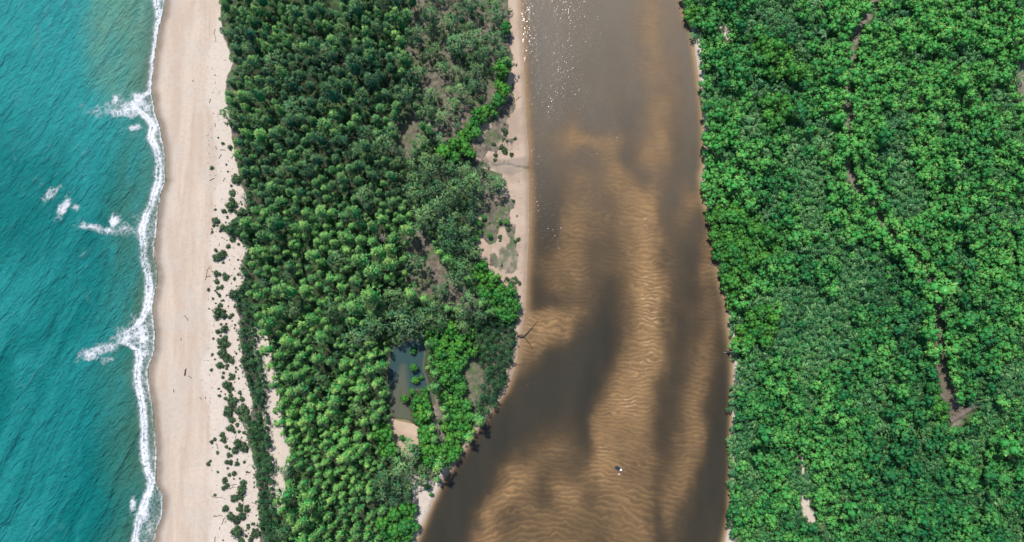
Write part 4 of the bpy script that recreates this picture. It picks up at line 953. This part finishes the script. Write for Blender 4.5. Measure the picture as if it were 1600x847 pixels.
for a in [(272.4,610.5,5,92,'short dark upright-lying stick below the dark log, nearer the sea'),(298.6,589,7,-45,'thin grey twig just beside the dark log'),(315.5,622,5,-55,'forked short stick midway between the log and the shrubs'),(323,621,3,85,'tiny dark stick beside the forked short stick'),
 (339.3,232,5,100,'dark crooked stick above the slanted sticks near the forest'),(346,245,7.5,48,'slanted brown stick seaward of the forest edge'),(365,246.5,5.5,55,'slanted stick touching the forest edge'),(333,281,8.5,20,'slanted grey stick by the first beach shrubs'),(352,281.5,6.5,50,'dark forked stick above the round edge shrub'),(350,235.5,8.5,-15,'pale long twig lying flat below a small shrub'),
 (332,364,6,68,'short black stick seaward of the large strand clump'),(351,373,8,-40,'jumble of dark branches below the large strand clump'),(344.6,382.6,4,80,'small dark stick between two shrub groups'),(325.5,427,23,66,'long thin grey pole on the pale upper sand'),(328,432,9,-4,'thin twig lying across the long pole'),
 (341.6,696.6,8,95,'upright-lying dark stick beneath the pair of sparse shrubs'),(371,681,6,60,'dark stick beside the twin small shrubs'),(358.4,684.5,4,60,'stubby dark branch right by the double shrub'),(344,776.5,25,-18,'long thin bent branch near the bottom of the beach'),(364,761,13,8,'long pale twig above the bent branch'),(368,756,9,2,'straight twig reaching the dark strand clump'),
 (351,812.5,12,58,'leaning dark straight stick near the lowest shrubs'),(354.5,813.5,4,55,'short stick parallel to the leaning dark stick'),(338,841.5,9,76,'dark stick at the bottom edge of the beach'),(385.5,774,7,35,'brown stick below the dark strand clump'),(345,824,3.5,85,'tiny upright-lying stick below the leaning dark stick'),(343,805,14,-2,'very thin twig above the leaning dark stick'),
 (330,159,7,65,'dark stick on the upper beach beside the topmost litter'),(338,196,6,88,'small black stick near the upper forest edge'),(303,127.5,2.6,0,'black lump of driftwood alone on the upper open beach'),(338,119,3,10,'small black driftwood piece close to the upper forest'),(292.4,497,10,-62,'thin brown crooked branch on the open mid-beach'),(284,530,4,82,'small dark twig seaward of the shrub belt on open sand'),(338,57,22,89,'faint long stick standing in for a shadow on sand at the top of the beach')]:  # last stick is added to stand in for a long faint shadow
    stick(*a, rad=.09 if a[2] > 15 else .13)
# scraps too many to count
parts = []; r = np.random.RandomState(3)
for i in range(420):
    yy = r.uniform(90, 846); vl = float(veg_left(yy)); xx = vl - abs(r.normal(0, 20)) - 1
    if r.rand() < .25: xx = r.normal(327+8*r.rand(), 5)
    if xx < 300 or (yy < 230 and r.rand() < .5): continue
    gx, gy = ground(xx, yy); a = r.uniform(0, 6.28); L = r.choice([.2, .3, .5, .9])*r.uniform(.6, 1.3); z0 = base_z(float(gx), float(gy))
    d = np.array([math.cos(a), math.sin(a), 0.0])*L/2; c = np.array([float(gx), float(gy), z0+.06])
    parts.append(tube([c-d, c+d*.1+[0, 0, .03], c+d], [.07, .09, .05], 5))
for (x0, x1, y0, y1, n) in ((778, 815, 300, 470, 40), (770, 805, 600, 650, 25), (700, 770, 650, 740, 40), (640, 690, 740, 800, 20), (748, 800, 200, 256, 25), (406, 440, 540, 760, 40)):
    for i in range(n):
        xx, yy = r.uniform(x0, x1), r.uniform(y0, y1)
        if float(bank_l(yy)) < xx+3: continue
        gx, gy = ground(xx, yy); a = r.uniform(0, 6.28); L = r.uniform(.3, 1.2); z0 = base_z(float(gx), float(gy))
        d = np.array([math.cos(a), math.sin(a), 0.0])*L/2; c = np.array([float(gx), float(gy), z0+.06])
        parts.append(tube([c-d, c+d], [.10, .05], 5))
V, F = merge(parts)
tag(link('beach_litter', py_mesh('beach_litter', V, F, M_DRIFT)), 'dark scraps of wood and twigs strewn along the strand line', 'litter', kind='stuff')

# forked dead tree in the shallows: root plate, two limbs, snags
def at(px_, py_, z_): gx, gy = ground(px_, py_, z_); return np.array([float(gx), float(gy), z_])
def limb(parent, name, pts, rad, mat, n=7):
    P = [at(*p)-np.array(parent.location) for p in pts]
    V, F = tube(P, rad, n); return link(name, py_mesh(name, V, F, mat, True), parent)
c = at(817, 525, .2); ft = tag(empty('fallen_tree', tuple(c)), 'dark forked dead tree reaching from the sand edge into the brown river', 'dead tree')
limb(ft, 'trunk', [(808,524,.5),(813,525,.5),(820,526,.45)], [.55,.75,.45], M_DRIFT, 9)
limb(ft, 'limb', [(819,525,.45),(825,519,.45),(831,512,.35),(837,505.5,.12),(841,501,-.05)], [.34,.30,.24,.17,.08], M_DRIFT)
limb(ft, 'limb', [(819.5,527,.45),(824,532,.4),(829,540,.25),(833,546,.0)], [.27,.22,.16,.08], M_DRIFT)
rp = []
for i in range(9):
    a = i*.7; p0 = np.array([-.9+.2*math.cos(a), .1, .5]); rp.append(tube([p0, p0+np.array([-.5*math.cos(a*1.3)-.2, 1.1*math.sin(a), .35*math.cos(a)+.2])], [.16, .05], 5))
V, F = merge(rp); link('root', py_mesh('root', V, F, M_DRIFT, True), ft)
# bleached fallen trunks in the open wood
c = at(688, 147, .3); fl = tag(empty('fallen_log', tuple(c)), 'bleached fallen trunk with broken end in the open woodland clearing', 'log')
limb(fl, 'trunk', [(681,137,.5),(686,143,.45),(691,149,.4),(695,154,.4)], [.22,.32,.42,.5], M_PALE)
limb(fl, 'limb', [(692,151,.5),(690,156,.8)], [.22,.08], M_PALE)
c = at(745, 330, .3); f2 = tag(empty('fallen_log', tuple(c)), 'pale crooked driftwood trunk under the leaning tree by the sand bar', 'log')
limb(f2, 'trunk', [(744,334,.4),(748,328,.5),(752,323,.5),(757,321,.4)], [.35,.28,.2,.12], M_PALE)
limb(f2, 'limb', [(748,328,.5),(751,330,.8)], [.14,.06], M_PALE)
c = at(758, 39, .3); f3 = tag(empty('fallen_log', tuple(c)), 'bare grey fallen branches in the upper clearing near the river', 'log')
limb(f3, 'trunk', [(752,42,.5),(758,37,.6),(766,32,.5)], [.25,.2,.1], M_PALE); limb(f3, 'limb', [(756,39,.6),(760,45,.7)], [.14,.06], M_PALE); limb(f3, 'limb', [(754,41,.6),(748,47,.6)], [.14,.06], M_PALE)
c = at(1136, 550, .3); f4 = tag(empty('dead_branch', tuple(c)), 'pale dead branch jutting from the mangrove over the river water', 'branch')
limb(f4, 'trunk', [(1148,548,.8),(1140,550,.6),(1131,551,.2)], [.2,.15,.06], M_PALE); limb(f4, 'limb', [(1140,550,.6),(1136,546,.7)], [.1,.04], M_PALE)
c = at(808, 154, .3); f5 = tag(empty('dead_branch', tuple(c)), 'dark forked branch stranded on the river sand strip at the top', 'branch')
limb(f5, 'trunk', [(806,157,.3),(810,153,.35),(814,151,.2)], [.14,.12,.06], M_DRIFT); limb(f5, 'limb', [(810,153,.35),(809,149,.3)], [.1,.04], M_DRIFT)
c = at(804, 570, .3); f6 = tag(empty('dead_branch', tuple(c)), 'grey branch lying at the waterline below the forked dead tree', 'branch')
limb(f6, 'trunk', [(800,566,.4),(806,569,.3),(812,570,.05)], [.16,.14,.06], M_DRIFT); limb(f6, 'limb', [(806,569,.3),(806,564,.3)], [.1,.04], M_DRIFT)
# bare grey dead tree among the casuarinas
def dead_tree(px_, py_, H, label, mat, seed):
    r = np.random.RandomState(seed); gx, gy = ground(px_, py_, H*.7); gx, gy = float(gx), float(gy); gz = base_z(gx, gy)
    e = tag(empty('dead_tree', (gx, gy, gz)), label, 'dead tree')
    V, F = tube([(0, 0, -.4), (.1, .1, H*.5), (.2, -.1, H)], [.26, .18, .06], 7); link('trunk', py_mesh('trunk', V, F, mat, True), e)
    for i in range(14):
        h = H*(.4+.55*i/14); az = i*2.4; L = 2.6*(1-.5*i/14)
        p = np.array([.1, 0, h]); q = p+np.array([math.cos(az)*L*.55, math.sin(az)*L*.55, L*.25]); s = p+np.array([math.cos(az+.3)*L, math.sin(az+.3)*L, L*.55])
        V, F = merge([tube([p, q, s], [.10, .07, .03], 5), tube([q, q+np.array([math.cos(az-.6)*L*.4, math.sin(az-.6)*L*.4, .5])], [.05, .02], 4)])
        link('branch', py_mesh('branch', V, F, mat, True), e)
dead_tree(599, 372, 9.5, 'bare grey dead tree among green casuarinas in mid-forest', M_PALE, 4)
dead_tree(381, 309, 3.2, 'small bare grey bush at the forest edge beside the beach', M_PALE, 6)

# ------------------------------------------------------------------ boat and float
def boat():
    gx, gy = ground(966.5, 732); e = tag(empty('rowing_boat', (float(gx), float(gy), -.02), R_(-30)), 'small dark blue open boat with white bow aground on the sand bars', 'boat')
    L, B, D = 3.6, 1.45, .55; n = 13
    V, F = [], []
    for i in range(n):
        s = i/(n-1); w = B/2*math.sin(math.pi*(0.20+0.62*(1-s)))**.8*(1 if s < .6 else max(1-((s-.6)/.4)**2.2, .03)); xx = (s-.5)*L; sh = .16*max(s-.4, 0)**2*3
        for (a, b_) in ((-1, D+sh), (-.8, .22), (-.35, .03), (.35, .03), (.8, .22), (1, D+sh), (.9, D+sh), (.7, .27), (.3, .10), (-.3, .10), (-.7, .27), (-.9, D+sh)):
            V.append((xx, a*w, b_))
    m = 12
    for i in range(n-1):
        for k in range(m): F.append([i*m+k, i*m+(k+1) % m, (i+1)*m+(k+1) % m, (i+1)*m+k])
    F.append(list(range(m))[::-1]); F.append([(n-1)*m+k for k in range(m)])
    link('hull', py_mesh('hull', V, F, M_BLUE, True), e)
    V, F = [], []
    for i in range(6):
        s = .72+.27*i/5; w = B/2*math.sin(math.pi*(0.20+0.62*(1-s)))**.8*max(1-((s-.6)/.4)**2.2, .03); xx = (s-.5)*L; zz = D+.16*(s-.4)**2*3+.02
        V += [(xx, -w, zz), (xx, 0, zz+.06), (xx, w, zz)]
    for i in range(5):
        for k in range(2): F.append([i*3+k, i*3+k+3, i*3+k+4, i*3+k+1])
    link('bow_deck', py_mesh('bow_deck', V, F, M_WHITE, False), e)
    for xx in (-1.1, -.25):
        V, F = box(xx, 0, .42, .26, 1.12, .05); link('seat', py_mesh('seat', V, F, M_BLUE), e)
    V, F = merge([box(-1.9, 0, .55, .22, .3, .45), box(-1.92, 0, .1, .1, .1, .6)]); link('outboard_motor', py_mesh('outboard_motor', V, F, M_DRIFT), e)
boat()
def lathe(prof_, n=12):
    V = [(r*math.cos(2*math.pi*k/n), r*math.sin(2*math.pi*k/n), z_) for r, z_ in prof_ for k in range(n)]
    F = [[i*n+k, i*n+(k+1) % n, (i+1)*n+(k+1) % n, (i+1)*n+k] for i in range(len(prof_)-1) for k in range(n)]
    return V, F
gx, gy = ground(967.3, 741); fo = tag(empty('float', (float(gx), float(gy), 0)), 'small white float in the shallow brown water below the boat', 'float')
V, F = lathe([(.02, -.2), (.22, -.15), (.34, .05), (.30, .28), (.12, .42), (.02, .44)]); link('float_body', py_mesh('float_body', V, F, M_WHITE, True), fo)
V, F = lathe([(.05, .42), (.05, .62), (.01, .64)], 8); link('float_stem', py_mesh('float_stem', V, F, M_DRIFT, True), fo)

# ------------------------------------------------------------------ footbridge over the creek
p0, p1 = at(1485, 657, 2.0), at(1533, 627, 2.0); d = p1-p0; Lb = float(np.hypot(d[0], d[1])); ang = math.atan2(d[1], d[0])
fb = tag(empty('footbridge', (float(p0[0]), float(p0[1]), 0), ang), 'narrow grey plank footbridge crossing the creek between the mangroves', 'footbridge')
pm = None; nP = int(Lb/.34)
V, F = box(0, 0, 0, .29, 2.1, .07); plank = py_mesh('plank', V, F, M_PLANK)
for i in range(nP):
    o = link('plank', plank, fb, (.17+i*.34, random.uniform(-.03, .03), 2.0+random.uniform(-.012, .012))); o.rotation_euler = (0, 0, random.uniform(-.02, .02))
for sy in (-.75, .75):
    V, F = box(Lb/2, sy, 1.84, Lb, .16, .22); link('beam', py_mesh('beam', V, F, M_PLANK), fb)
for sy in (-1.0, 1.0):
    V, F = box(Lb/2, sy, 3.0, Lb, .12, .10); link('rail', py_mesh('rail', V, F, M_PLANK), fb)
V, F = box(0, 0, 0, .14, .14, 4.0); post = py_mesh('post', V, F, M_DRIFT)
for i in range(7):
    for sy in (-1.12, 1.12): link('post', post, fb, (.3+i*(Lb-.6)/6, sy, 1.05))
